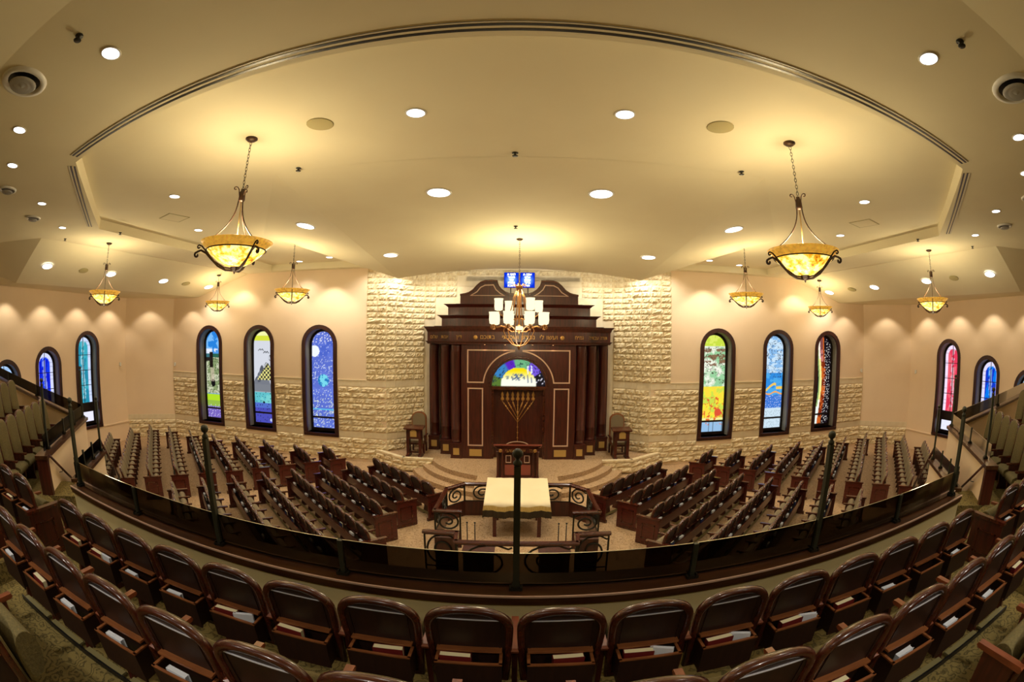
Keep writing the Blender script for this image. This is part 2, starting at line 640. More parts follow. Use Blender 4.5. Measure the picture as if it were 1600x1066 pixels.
# ------------------------------------------------------------------ stained glass painting
def vnoise(x, y, seed=0):
    xi, yi = np.floor(x).astype(int), np.floor(y).astype(int)
    xf, yf = x-xi, y-yi
    h = lambda a, b: np.modf(np.abs(np.sin(a*127.1 + b*311.7 + seed*74.7)*43758.5453))[0]
    u, v = xf*xf*(3-2*xf), yf*yf*(3-2*yf)
    return (h(xi, yi)*(1-u) + h(xi+1, yi)*u)*(1-v) + (h(xi, yi+1)*(1-u) + h(xi+1, yi+1)*u)*v


def fb(x, y, seed=0):
    return (vnoise(x, y, seed)*.5 + vnoise(x*2.1, y*2.1, seed+1)*.3 + vnoise(x*4.3, y*4.3, seed+2)*.2)


def cells(x, y, seed=0):
    """distance to the nearest jittered point"""
    xi, yi = np.floor(x).astype(int), np.floor(y).astype(int)
    h = lambda a, b, k: np.modf(np.abs(np.sin(a*127.1 + b*311.7 + k*19.3 + seed*74.7)*43758.5453))[0]
    best = np.full(x.shape, 9.)
    for dx in (-1, 0, 1):
        for dy in (-1, 0, 1):
            cx, cy = xi+dx, yi+dy
            d = np.hypot(x - cx - .15 - .7*h(cx, cy, 1), y - cy - .15 - .7*h(cx, cy, 2))
            best = np.minimum(best, d)
    return best


def paint(kind, x, z, hw, zb, zt):
    """x, z in metres in the pane's frame; returns sRGB 0..255"""
    v = (z-zb)/(zt-zb)
    c = np.zeros(x.shape+(3,))

    def put(mask, col):
        c[mask] = col

    def mix(mask, col, a):
        c[mask] = c[mask]*(1-a) + np.array(col)*a
    if kind == 'space':
        c[:] = (92, 112, 206)
        mix(v > .75, (70, 96, 200), .6)
        n = fb(x*3, z*3, 3); mix(n > .55, (112, 132, 226), .5)
        put(cells(x*6, z*6, 4) < .085, (215, 222, 255))
        put((np.abs(cells(x*6, z*6, 5)-.24) < .045) & (v < .30) & (fb(x*3, z*3, 8) > .52), (226, 236, 210))
        put((cells(x*7, z*7, 15) < .13) & (v < .40), (226, 236, 225))
        put((cells(x*8, z*8, 6) < .22) & (v > .88), (226, 226, 240))
        put((np.abs(fb(x*4, z*4, 9)-.5) < .012) & (v > .45) & (v < .72), (210, 222, 240))
        put(np.hypot(x+.42, z-4.28) < .23, (240, 246, 250))
        d = np.hypot(x+.02, z-3.10) < .25
        put(d, (120, 215, 235)); put(d & (fb(x*8, z*8, 2) > .52), (40, 120, 190))
        put((v > .185) & (v < .2), (90, 190, 230))
    elif kind == 'temple':
        c[:] = (212, 216, 226)
        put(v > .90, (214, 224, 60)); put(v > .955, (240, 244, 170))
        n = fb(x*3, z*3, 1)
        ridge = 3.45 - np.abs(x+.1)*1.5 + .3*n
        m = (z < ridge) & (v > .34); put(m, (118, 122, 132)); mix(m & (n > .5), (70, 74, 84), .7)
        mix((v > .33) & (v < .42), (130, 134, 140), .5)
        k = (v > .47) & (v < .66) & (z < 3.75 - np.abs(x-.2)*1.3)
        ch = (np.floor(x*11) + np.floor(z*11)) % 2 == 0
        put(k & ch, (34, 34, 40)); put(k & ~ch, (232, 226, 140))
        put((np.hypot((x-.38), z-3.95) < .13) & (np.abs(fb(x*14, z*14, 5)-.5) < .1), (54, 60, 50))
        put((np.hypot((x-.12), z-3.62) < .13) & (np.abs(fb(x*14, z*14, 6)-.5) < .1), (54, 60, 50))
        for bx, bz in ((-.15, 4.32), (.12, 4.22)):
            put((np.abs(z - (bz - np.abs(np.abs(x-bx)-.06)*.8)) < .02) & (np.abs(x-bx) < .15), (40, 44, 50))
        put(v < .335, (96, 190, 200)); mix((v < .335) & (n > .5), (130, 214, 210), .7)
        put(v < .22, (82, 108, 200)); mix(v < .16, (74, 70, 178), .8)
        put((cells(x*6, z*6, 8) < .13) & (v < .34), (24, 40, 70))
        put(np.hypot(x+.05, z-2.05) < .055, (18, 26, 40))
        put(np.abs(x - (.5-(z-1.2)*.45)) < .015, (44, 70, 110)) if False else None
        put(np.hypot(x-.3, z-1.3) < .07, (190, 200, 240))
    elif kind == 'garden':
        c[:] = (40, 130, 220)
        n = fb(x*4, z*4, 1)
        mix((v > .80) & (n > .5), (140, 200, 250), .8)
        put((v < .80) & (v > .73), (230, 236, 250)); put((v < .80) & (v > .74) & (n < .45), (80, 150, 225))
        m = (v <= .745) & (v > .70); put(m, (60, 110, 120)); mix(m & (np.abs(x) < .3), (40, 96, 70), .8)
        m = (v <= .70) & (v > .28); put(m, (196, 202, 170)); mix(m & (n > .5), (120, 140, 90), .8); mix(m & (cells(x*8, z*8, 3) < .25), (70, 84, 56), .8)
        put((np.abs(x+.22) < .10) & (v > .58) & (v < .76), (34, 26, 22))
        put(np.hypot(x+.12, (z-2.75)*.8) < .14, (22, 20, 20))
        mix((np.abs(x+.16) < .12) & (v > .42) & (v < .58), (210, 190, 170), .6)
        put((v <= .275) & (v > .20), (176, 220, 40))
        put(v <= .20, (150, 186, 70)); put(v < .13, (120, 100, 190)); put((cells(x*7, z*7, 2) < .16) & (v < .15), (214, 206, 240))
        put((v > .66) & (x < -.2) & (v < .70), (40, 34, 30))
    elif kind == 'harvest':
        n = fb(x*4, z*4, 4)
        c[:] = (206, 226, 196)
        mix(n > .52, (130, 200, 140), .7); mix(n < .40, (250, 250, 235), .8)
        mix((v > .68) & (v < .86) & (fb(x*5, z*9, 7) > .56), (132, 96, 70), .9)
        put((np.abs(fb(x*5, z*8, 12)-.5) < .02) & (v > .5) & (v < .88), (70, 60, 50))
        put(v > .885, (200, 222, 70)); mix((v > .885) & (n > .5), (228, 238, 110), .8)
        put(v < .47, (244, 232, 60)); mix((v < .47) & (n > .5), (250, 214, 70), .7); mix((v < .47) & (n < .42), (176, 214, 90), .6)
        put((v < .36) & (v > .14) & (np.abs(fb(x*5, z*5, 15)-.52) < .045), (226, 92, 50))
        put((np.hypot(x-.28, z-1.95) < .16) & (v > .1), (222, 84, 56))
        put(v < .145, (240, 236, 150)); put(v < .10, (150, 190, 226)); put((v < .145) & (v > .07) & (fb(x*6, z*6, 5) > .54), (228, 110, 50))
        put((v < .12) & (np.abs(np.modf((x+2)*5)[0]-.5) < .05), (60, 70, 60))
    elif kind == 'sky':
        n = fb(x*3, z*5, 6)
        c[:] = (50, 140, 222)
        m = v > .60; put(m, (200, 226, 246)); mix(m & (n > .55), (110, 170, 230), .7)
        put((np.abs(fb(x*6, z*10, 9)-.5) < .02) & (v > .55), (50, 60, 90))
        mix((v < .60) & (n > .55), (90, 180, 236), .7)
        m = np.abs(z - (2.90 + .16*np.sin((x+.2)*5)*(x < .2) - .02)) < .055; put(m, (240, 200, 90))
        m = np.abs(z - (2.66 + .05*np.sin(x*9))) < .03; put(m, (250, 170, 70))
        m = (v < .36) & (v > .2); mix(m, (70, 110, 206), .7); put(m & (cells(x*9, z*9, 1) < .15), (210, 220, 250))
        put(v < .22, (206, 226, 240)); put((cells(x*16, z*16, 1) < .14) & (v < .2), (90, 120, 130))
    elif kind == 'fire':
        c[:] = (26, 18, 26)
        n = fb(x*4, z*3, 3)
        d = x + .04 + .08*np.sin(z*1.6)
        m = np.abs(d) < .22; mix(m, (150, 50, 16), .8); mix(m & (n > .5), (220, 110, 40), .8)
        m = (v > .72) & (d > -.25) & (d < .14); put(m, (200, 120, 110)); mix(m & (n > .5), (110, 60, 60), .8)
        m = np.abs(d + .10) < .07; put(m, (250, 240, 150)); mix(m & (v < .28), (255, 255, 245), .9); mix(m & (v > .75), (250, 236, 240), .8)
        m = np.abs(d+.18) < .04; put(m, (150, 180, 110))
        put((x > .16) & (cells(x*10, z*9, 2) < .18), (240, 236, 230))
        m = x < -.36; put(m, (120, 160, 150)); mix(m & (n > .5), (220, 230, 220), .7); put((x > -.40) & (x < -.33), (24, 24, 24))
        put((v < .2) & (d < -.02) & (d > -.26), (236, 244, 236))
    else:  # bordered side windows: kind = (base1, base2, border)
        b1, b2, bd = kind
        c[:] = bd
        inner = (np.abs(x) < hw-.16)
        top = zt-hw
        inner &= (z < top) | (np.hypot(x, z-top) < hw-.16)
        n = fb(x*3, z*2, 5)
        put(inner, b1); mix(inner & (n > .5), b2, .8)
        s = np.abs(x - .05*np.sin(z*3)) < .07 + .05*n
        mix(inner & s & (fb(x*7, z*7, 8) > .45) & (z > zb+1.0), (230, 240, 250), .55)
        put(~inner & (np.abs(np.modf(z*6+20)[0]-.5) < .06), tuple(int(q*.86) for q in bd))
    return c


def art_pane(name, kind, parent, hw, zb, zt, full, arched, y, nx=44, label=None):
    """glass pane cut to the arch; colours sampled with full=(hw, zb, zt) of the whole window"""
    nz = int((zt-zb)/(2*hw)*nx)
    xs = np.linspace(-hw, hw, nx+1); zs = np.linspace(zb, zt, nz+1)
    X, Z = np.meshgrid(xs, zs)
    if arched:   # squeeze the upper rows into the arch
        top = zt-hw
        wv = np.where(Z > top, np.sqrt(np.clip(hw**2-(Z-top)**2, .0004, None)), hw)
        X = X/hw*wv
    C = paint(kind, X, Z, *full)
    vs = np.stack([X, np.full(X.shape, y), Z], -1).reshape(-1, 3)
    fs = [(j*(nx+1)+i, j*(nx+1)+i+1, (j+1)*(nx+1)+i+1, (j+1)*(nx+1)+i) for j in range(nz) for i in range(nx)]
    n = len(vs)
    # back skin gives the pane its thickness
    b = vs + np.array([0, .012, 0])
    bs = [(0, nx, n-1, n-1-nx)]
    me = bpy.data.meshes.new(name)
    me.from_pydata([tuple(p) for p in vs], [], fs)
    at = me.color_attributes.new('art', 'FLOAT_COLOR', 'POINT')
    Cl = np.clip(C.reshape(-1, 3)/255, 0, 1)
    Cl = np.where(Cl <= .04045, Cl/12.92, ((Cl+.055)/1.055)**2.4)
    at.data.foreach_set('color', np.concatenate([Cl, np.ones((n, 1))], 1).astype(np.float32).ravel())
    me.materials.append(M['art'])
    o = ob(name, me, parent, label=label)
    return o


def arch_pts(hw, zb, zt, n=16):
    top = zt-hw
    return [(-hw, zb)] + [(-hw*math.cos(math.pi*i/n), top + hw*math.sin(math.pi*i/n)) for i in range(n+1)] + [(hw, zb)]


def arch_frame(mb, o, i_, y0, y1, m=0, closed_bottom=True):
    """frame between outer (hw,zb,zt) and inner (hw,zb,zt) arch outlines from depth y0 to y1"""
    A = arch_pts(*o); B = arch_pts(*i_)
    n = len(A)
    vs = [(x, y0, z) for x, z in A] + [(x, y0, z) for x, z in B] + [(x, y1, z) for x, z in A] + [(x, y1, z) for x, z in B]
    fs = []
    rng = range(n) if closed_bottom else range(n-1)
    for k in rng:
        j = (k+1) % n
        fs += [(k, j, n+j, n+k), (2*n+k, 3*n+k, 3*n+j, 2*n+j), (k, 2*n+k, 2*n+j, j), (n+k, n+j, 3*n+j, 3*n+k)]
    mb.add(vs, fs, m)


wn = 0
WIN = []
kinds = {-1: ['space', 'temple', 'garden'], 1: ['harvest', 'sky', 'fire']}
for sx in (-1, 1):
    for k, c in enumerate(FW):
        WIN.append((sx*c, 17.0, 0, kinds[sx][k], .79, .91, 5.33))
    bk = {-1: [((60, 170, 190), (30, 130, 160), (205, 220, 252)), ((20, 60, 235), (10, 20, 200), (215, 220, 255)), ((110, 160, 235), (70, 120, 225), (170, 205, 250))],
          1: [((230, 60, 90), (240, 110, 120), (246, 226, 252)), ((10, 120, 235), (20, 40, 190), (225, 220, 250)), ((110, 170, 235), (90, 140, 220), (190, 220, 245))]}[sx]
    for k, (y, zt) in enumerate(((12.68, 5.03), (10.26, 4.40), (7.90, 3.96))):
        WIN.append((sx*18.1, y, R(90) if sx < 0 else R(-90), bk[k], .76, .86, zt))
for (x, y, rz, kind, hw, zb, zt) in WIN:
    wn += 1
    w = bpy.data.objects.new('window_%d' % wn, None); COL.objects.link(w)
    w.location = (x, y, 0); w.rotation_euler = (0, 0, rz); struct(w)
    side = not isinstance(kind, str)
    mb = MB(); arch_frame(mb, (hw, zb, zt), (hw-.165, zb+.14, zt-.165), -.05, .06)
    mk('window_casing', mb, 'casing', w)
    mb = MB(); arch_frame(mb, (hw-.12, zb+.10, zt-.12), (hw-.16, zb+.14, zt-.16), .05, .46)
    mk('window_reveal', mb, 'reveal', w)
    gh = hw-.26; gz = zb+.26; gt = zt-.26
    mb = MB(); arch_frame(mb, (hw-.14, zb+.12, zt-.14), (gh, gz, gt), .38, .46)
    mk('window_frame', mb, 'frameblack', w)
    mb = MB(); mb.box(-hw+.02, hw-.02, -.09, .40, zb+.06, zb+.14)
    mk('window_sill', mb, 'casing', w)
    full = (gh, gz, gt)
    if not side:
        zbar = 1.60
        art_pane('pane', kind, w, gh, gz, zbar, full, False, .43)
        art_pane('pane', kind, w, gh, zbar, gt, full, True, .43)
        mb = MB(); mb.box(-gh-.01, gh+.01, .39, .45, zbar-.035, zbar+.035)
        mk('glazing_bar', mb, 'frameblack', w)
    else:
        zbar = 1.95
        art_pane('pane', ((235, 235, 255), (225, 225, 255), (235, 235, 255)), w, gh, gz, 1.55, full, False, .43, 12)
        art_pane('pane', kind, w, gh, zbar, gt, full, True, .43, 26)
        mb = MB(); mb.box(-gh-.01, gh+.01, .36, .45, 1.55, zbar)
        mk('spandrel_panel', mb, 'frameblack', w)
        mb = MB(); mb.box(-.012, .012, .40, .44, zbar, gt)
        for z in (2.7, 3.35, 4.0):
            if z < gt-.3:
                mb.box(-gh, gh, .40, .44, z-.012, z+.012)
        mk('glazing_bar', mb, 'frameblack', w)

# ------------------------------------------------------------------ ceiling
ZA, ZB = 7.5, 7.75
mb = MB()
ye = lambda x: 3.45 + .012*x*x
xs = [-6.85 + 13.7*i/24 for i in range(25)]
for a, b in zip(xs, xs[1:]):
    mb.add([(a, 1.3, ZA), (b, 1.3, ZA), (b, ye(b), ZA), (a, ye(a), ZA)], [(0, 3, 2, 1)])
for s_ in (-1, 1):
    poly = [(18.3, 1.3), (6.85, 1.3), (6.85, ye(6.85)), (10.5, 7.5), (10.0, 16.62), (10.0, 17.2), (11.4, 17.2), (13.08, 6.83), (18.3, 4.2)]
    mb.add([(s_*x, y, ZA) for x, y in poly], [tuple(range(len(poly)))[::(1 if s_ > 0 else -1)]])
mb.add([(-10, 16.62, ZA), (10, 16.62, ZA), (10, 17.2, ZA), (-10, 17.2, ZA)], [(0, 3, 2, 1)])
mb.add([(-18.3, 1.3, ZA), (18.3, 1.3, ZA), (18.3, -6.7, ZA-1.2), (-18.3, -6.7, ZA-1.2)], [(0, 1, 2, 3)])
# tray sides
ed = [(x, ye(x)) for x in xs] + [(10.5, 7.5), (10.0, 16.62), (-10.0, 16.62), (-10.5, 7.5)]
n = len(ed)
mb.add([(x, y, ZA) for x, y in ed] + [(x, y, ZB) for x, y in ed], [(i, n+i, n+(i+1) % n, (i+1) % n) for i in range(n)])
mb.add([(x, y, ZB) for x, y in ed], [tuple(range(n))[::-1]])
# slopes down to the side walls
for s_ in (-1, 1):
    A_, B_, C_, D_, E_ = [(s_*x, y, z) for x, y, z in ((13.08, 6.83, ZA), (11.45, 17.2, ZA), (14.35, 17.2, 6.6), (16.16, 7.40, 6.51), (18.3, 4.2, ZA))]
    o = 1 if s_ > 0 else -1
    mb.add([A_, B_, C_, D_], [(0, 1, 2, 3)[::o]])
    mb.add([A_, D_, E_], [(0, 1, 2)[::o]])
    mb.add([C_, D_, (s_*18.3, 7.4, 6.58), (s_*18.3, 17.3, 6.6)], [(0, 3, 2, 1)[::o]])
    mb.add([D_, E_, (s_*18.3, 7.4, 6.58)], [(0, 1, 2)[::o]])
mb.box(-18.5, 18.5, -7, 18.8, 8.65, 8.9)
struct(mk('ceiling', mb, 'ceiling'))
# canopy descending towards the ark
mb = MB()
NX, NY = 12, 6
P_ = []
vz = lambda x, y: ZB - (y-7.07)/9.33*.75 + (y-7.07)/9.33*.33*(1-(x/4.4)**2)
for j in range(NY+1):
    y = 7.07 + (16.4-7.07)*j/NY
    for i in range(NX+1):
        x = -4.4 + 8.8*i/NX
        P_.append((x, y, vz(x, y)-.002))
mb.add(P_, [(j*(NX+1)+i, (j+1)*(NX+1)+i, (j+1)*(NX+1)+i+1, j*(NX+1)+i+1) for j in range(NY) for i in range(NX)], 0, True)
fr = [P_[NY*(NX+1)+i] for i in range(NX+1)]
mb.add(fr + [(x, y, 8.6) for x, y, z in fr], [(i, NX+1+i, NX+2+i, i+1) for i in range(NX)])
for s_ in (-1, 1):
    o = 1 if s_ > 0 else -1
    T, C0, U = (s_*4.4, 16.4, 7.0), (s_*4.4, 7.07, ZB), (s_*7.35, 11.6, ZB)
    mb.add([C0, T, U], [(0, 1, 2)[::-o]])
    mb.add([T, U, (U[0], U[1], 8.6), (T[0], T[1], 8.6)], [(0, 1, 2, 3)[::-o]])
struct(mk('ceiling_canopy', mb, 'ceiling'))
# linear slot diffusers: black twin slots with bright metal lips
def slot(pts, name, label):
    t = thing(name, label, 'air vent', (0, 0, 0))
    for off, w, m, nm, dz in ((-.16, .20, 'ceiling', 'frame', .006), (-.195, .036, 'black', 'slot', .010), (-.115, .036, 'black', 'slot', .010), (-.245, .008, 'chrome', 'lip', .014)):
        mb = MB()
        L, Rr = [], []
        for i, p in enumerate(pts):
            a, b = Vector(pts[max(i-1, 0)]), Vector(pts[min(i+1, len(pts)-1)])
            d = (b-a).normalized(); nn = Vector((-d.y, d.x))
            p = Vector(p)
            L.append(p + nn*(off-w/2)); Rr.append(p + nn*(off+w/2))
        z = ZA-dz
        loops = [[(l.x, l.y, z), (r.x, r.y, z), (r.x, r.y, z+dz+.001), (l.x, l.y, z+dz+.001)] for l, r in zip(L, Rr)]
        mb.loops(loops, 0, 0, 0, smooth=False)
        mk(nm, mb, m, t)
slot([(x, ye(x)) for x in [-6.6 + 13.2*i/24 for i in range(25)]], 'linear_air_vent', 'long curved black slot vent along the near edge of the raised ceiling')
slot([(10.38, 7.25), (6.95, 4.2)][::-1], 'linear_air_vent', 'straight slot vent on the slanted right edge of the raised ceiling')
slot([(-10.38, 7.25), (-6.95, 4.2)], 'linear_air_vent', 'straight slot vent on the slanted left edge of the raised ceiling')


# ------------------------------------------------------------------ platform, curb and steps
STEP = .165
pl = struct(bpy.data.objects.new('platform_floor', None)); COL.objects.link(pl)
cy = 17.28
mb = MB()
arc = lambda r, a0, a1, n=20: [(r*math.sin(a0+(a1-a0)*i/n), cy - r*math.cos(a0+(a1-a0)*i/n)) for i in range(n+1)]
a3 = math.asin(3.05/3.3)
poly = [(-5.35, 17.0), (-4.12, 16.08), (-3.05, 16.08)] + arc(3.3, -a3, a3) + [(3.05, 16.08), (4.12, 16.08), (5.35, 17.0), (4.9, 18.3), (-4.9, 18.3)]
mb.prism(poly, .0, .495)
mk('platform_deck', mb, 'carpet', pl)
for k, r in ((1, 3.64), (2, 3.99)):
    amax = math.acos((cy-15.9)/r)
    for s_ in (-1, 1):
        a0 = math.asin(1.26/r)
        A = [(s_*r*math.sin(a0+(amax-a0)*i/14), cy - r*math.cos(a0+(amax-a0)*i/14)) for i in range(15)]
        B = [(s_*(3.28)*math.sin(math.asin(1.26/3.28)+(a3-math.asin(1.26/3.28))*i/14), cy - 3.28*math.cos(math.asin(1.26/3.28)+(a3-math.asin(1.26/3.28))*i/14)) for i in range(15)]
        pol = A + [(s_*(3.0+.36*k), 16.06), (s_*3.0, 16.06)] + B[::-1]
        mb = MB(); mb.prism(pol[::s_] if s_ > 0 else pol, 0, .5-.165*k)
        mk('step', mb, 'carpet', pl)
mb = MB(); mb.box(-1.26, 1.26, 12.7, 14.4, 0, .497)
mk('platform_tongue', mb, 'carpet', pl)
for s_ in (-1, 1):
    path = [(5.45, 16.96), (4.14, 16.02), (3.04, 16.02)]
    if s_ < 0:
        path = [(-x, y) for x, y in path]
    else:
        path = path[::-1]
    for pa, pb in zip(path, path[1:]):
        L = math.hypot(pb[0]-pa[0], pb[1]-pa[1])
        stones_seg(pl, pa, pb, [.03, .245], n=max(2, round(L/.48)))
        mb = MB()
        d = Vector((pb[0]-pa[0], pb[1]-pa[1])).normalized(); nn = Vector((-d.y, d.x))
        q = [Vector(pa)-nn*.05-d*.02, Vector(pb)-nn*.05+d*.02, Vector(pb)+nn*.14+d*.02, Vector(pa)+nn*.14-d*.02]
        mb.prism([(v.x, v.y) for v in q], .455, .53)
        mk('curb_cap', mb, 'stone', pl)

# ------------------------------------------------------------------ ceiling fixtures
PW = 150
DLC = (1, .93, .82)
def downlight(x, y, z, rad, label, power=60, tilt=None, group=None, blend=.8, spot=118):
    """recessed can: white trim ring, cone, bright lens; tilt = (rx, ry) for sloped ceilings"""
    t = thing('recessed_downlight', label, 'ceiling light', (x, y, z), 0, group)
    mb = MB(); mb.lathe([(rad*.93, -.012), (rad*1.08, -.012), (rad*1.10, -.002), (rad*1.02, .0)], 24, cap=False)
    mk('trim_ring', mb, 'white', t)
    mb = MB(); mb.lathe([(rad*.94, -.011), (.001, -.010)], 24, cap=False)
    mk('lens', mb, 'lamp', t)
    if tilt:
        t.rotation_euler = Vector(tilt).to_track_quat('Z', 'Y').to_euler()
    if power:
        light('SPOT', (x, y, z-.06 - rad*.35*bool(tilt)), power, DLC, rad*.6, spot, None, blend)
    return t


for s_ in (-1, 1):
    sd = SIDE[s_]
    for (x, y), where in (((1.36, 5.40), 'in the raised ceiling, nearest the camera'),):
        downlight(s_*x, y, ZB, .13, 'small downlight in the raised ceiling %s of centre, nearest the slot vent' % sd, PW)
    downlight(s_*7.2, 7.24, ZB, .13, 'small %s downlight in the raised ceiling beside the square hatch' % sd, PW)
    downlight(s_*8.8, 10.12, ZB, .13, 'small %s downlight in the raised ceiling between hatch and front wall' % sd, PW)
    downlight(s_*6.9, 15.67, ZB, .13, 'small %s downlight in the raised ceiling behind the second pendant' % sd, PW)
    downlight(s_*8.43, 16.18, ZB, .13, 'small %s downlight in the raised ceiling close to the front wall' % sd, PW)
    for (x, y), wh in zip(((3.87, 2.25), (6.5, 2.45), (7.96, 3.08), (9.65, 4.87), (11.28, 6.6), (12.22, 11.52), (11.46, 11.97)),
                          ('at the corner above the balcony', 'beside the large round diffuser', 'third from the balcony', 'between the two smaller diffusers', 'just before the sloped ceiling')):
        downlight(s_*x, y, ZA, .12, '%s downlight in the low outer ceiling %s' % (sd, wh), PW*.45)
    # sloped ceiling cans
    sl = math.atan2(.9, 2.9)
    for (x, y), wh in zip(((14.5, 8.0), (14.08, 10.95), (13.7, 13.7), (13.31, 16.43)),
                          ('nearest the balcony', 'behind the pendant chain', 'third from the balcony', 'nearest the front wall')):
        downlight(s_*x, y, 6.965, .22, 'large %s downlight in the sloped side ceiling, %s' % (sd, wh), PW, (s_*.3107, .0487, 1))
    sv = math.atan2(.75, 9.33)
    downlight(s_*1.585, 8.66, vz(1.585, 8.66)-.004, .24, 'large %s downlight in the curved canopy above the aisle' % sd, PW*1.5, (0, .062, 1))
    sc = math.atan2(.30, 2.9)
    downlight(s_*5.31, 10.38, 7.595-.004, .25, 'large %s downlight in the canopy flank, farther from the ark' % sd, PW*1.5, (-s_*.14, .09, 1))
    downlight(s_*3.84, 13.32, vz(3.84, 13.32)-.006, .22, 'large %s downlight in the canopy flank, closer to the ark' % sd, PW*1.8, (s_*.03, .075, 1))
    # wall washers hidden above the wall line
    for y in (1.5, 3.6, 5.7, 7.8, 9.9, 12.0, 14.1):
        light('SPOT', (s_*17.35, y, 6.5), 82, (1, .87, .69), .05, 100, (s_*17.75, y, 3.0), .5)
    for x, y in ((16.6, 15.6), (14.6, 16.3)):
        light('SPOT', (s_*x, y, 6.5), 62, (1, .87, .69), .05, 100, (s_*(x+.25), y+.4, 3.0), .5)
    for x in (7.2, 9.3, 11.6):
        light('SPOT', (s_*x, 16.25, 7.35), 92, (1, .87, .69), .05, 100, (s_*x, 16.75, 3.0), .5)
    light('SPOT', (s_*5.35, 15.85, 7.65), 150, (1, .95, .86), .06, 130, (s_*5.1, 17.1, 2.5), .7)
    light('SPOT', (s_*4.3, 16.7, 7.42), 120, (1, .94, .84), .06, 130, (s_*4.3, 17.7, 2.5), .7)
    light('SPOT', (s_*2.9, 16.9, 7.42), 150, (1, .93, .80), .06, 130, (s_*2.9, 17.9, 4.0), .7)
    light('POINT', (s_*1.1, 17.0, 7.28), 22, (1, .93, .80), .06)
    light('POINT', (s_*3.0, 16.95, 7.2), 22, (1, .93, .80), .06)
    # ceiling speakers
    for (x, y, z, tilt, wh) in ((2.75, 5.42, ZB, None, 'in the raised ceiling between downlight and pendant'), (14.3, 9.66, 6.97, sl, 'in the sloped ceiling nearer the balcony'), (13.47, 14.97, 6.97, sl, 'in the sloped ceiling nearer the front wall')):
        mb = MB(); mb.lathe([(.20, 0), (.20, -.008), (.185, -.012), (.001, -.012)], 20, cap=False)
        o = mk('ceiling_speaker', mb, 'grille', None, (s_*x, y, z-.001), tuple(Vector((s_*.3107, .0487, 1)).to_track_quat('Z', 'Y').to_euler()) if tilt else 0)
        tag(o, 'round %s ceiling speaker grille %s' % (sd, wh), 'speaker')
    # round air diffusers
    for (x, y, r_), wh in (((5.22, 1.76, .36), 'large round air diffuser beside the balcony downlight'), ((9.37, 3.65, .24), 'round air diffuser in the low ceiling, middle of three'), ((11.03, 5.35, .24), 'round air diffuser in the low ceiling, nearest the slope')):
        t = thing('air_diffuser', '%s %s' % (sd, wh), 'air vent', (s_*x, y, ZA))
        mb = MB(); mb.lathe([(r_, 0), (r_*.97, -.03), (r_*.80, -.035), (r_*.72, -.005)], 24, cap=False); mk('outer_ring', mb, 'white', t)
        mb = MB(); mb.lathe([(r_*.72, -.003), (.001, -.003)], 20, cap=False); mk('throat', mb, 'black', t)
        mb = MB(); mb.lathe([(r_*.60, -.05), (r_*.52, -.075), (r_*.40, -.05), (r_*.34, -.075), (r_*.2, -.05), (.001, -.085)], 20, cap=False); mk('cone', mb, 'chrome', t)
    # ceiling hatch
    h = thing('ceiling_hatch', '%s square access hatch in the raised ceiling' % sd, 'hatch', (s_*8.5, 8.67, ZB), R(20*s_))
    mb = MB(); mb.box(-.30, .30, -.30, .30, -.010, -.001); mk('panel', mb, 'ceiling', h)
    mb = MB()
    for a in ((-.33, .33, -.33, -.31), (-.33, .33, .31, .33), (-.33, -.31, -.33, .33), (.31, .33, -.33, .33)):
        mb.box(*a, -.008, -.001)
    mk('frame', mb, 'grille', h)
    for (x, y, z, wh) in ((3.83, 6.95, ZB, 'of the raised ceiling behind the large pendant'), (3.93, 1.76, ZA, 'of the low ceiling above the balcony'), (12.5, 7.5, ZA, 'at the top of the slope'), (6.2, 13.9, ZB-.0, 'beside the canopy'), (10.3, 8.2, ZA+.0, 'at the corner of the raised ceiling')):
        t = thing('sprinkler', 'small %s ceiling sprinkler head %s' % (sd, wh), 'sprinkler', (s_*x, y, z))
        mb = MB(); mb.lathe([(.05, 0), (.05, -.012), (.018, -.014), (.018, -.05), (.05, -.055), (.045, -.062), (.001, -.062)], 12, cap=False)
        mk('head', mb, 'iron', t)
for (x, y, z, wh) in ((-.08, 6.9, ZB, 'on the centre line in front of the canopy'), (-.1, 11.1, vz(0, 11.1), 'in the canopy behind the chandelier rose')):
    t = thing('sprinkler', 'small ceiling sprinkler head ' + wh, 'sprinkler', (x, y, z))
    mb = MB(); mb.lathe([(.05, 0), (.05, -.012), (.018, -.014), (.018, -.05), (.05, -.055), (.045, -.062), (.001, -.062)], 12, cap=False)
    mk('head', mb, 'iron', t)


for s_ in (-1, 1):  # unseen downlights added behind the camera to brighten the balcony and its parapet
    for (x, y), wh in (((1.9, -1.6), 'centre'), ((5.2, -1.2), 'middle'), ((8.8, .2), 'outer')):
        downlight(s_*x, y, (ZA if y > 1.3 else ZA-(1.3-y)*.15)-.003, .13, '%s added unseen downlight in the rear balcony ceiling behind the camera, %s one' % (SIDE[s_], wh), PW*2.4)


# ------------------------------------------------------------------ bowl pendants
def scroll(c, r0, turns, n, d, start, plane):
    """spiral points in a vertical plane: c=(radius,z)"""
    pts = []
    for i in range(n+1):
        t = i/n
        a = start + d*turns*2*math.pi*t
        r = r0*(1-.8*t)
        pts.append(plane(c[0]+r*math.cos(a), c[1]+r*math.sin(a)))
    return pts


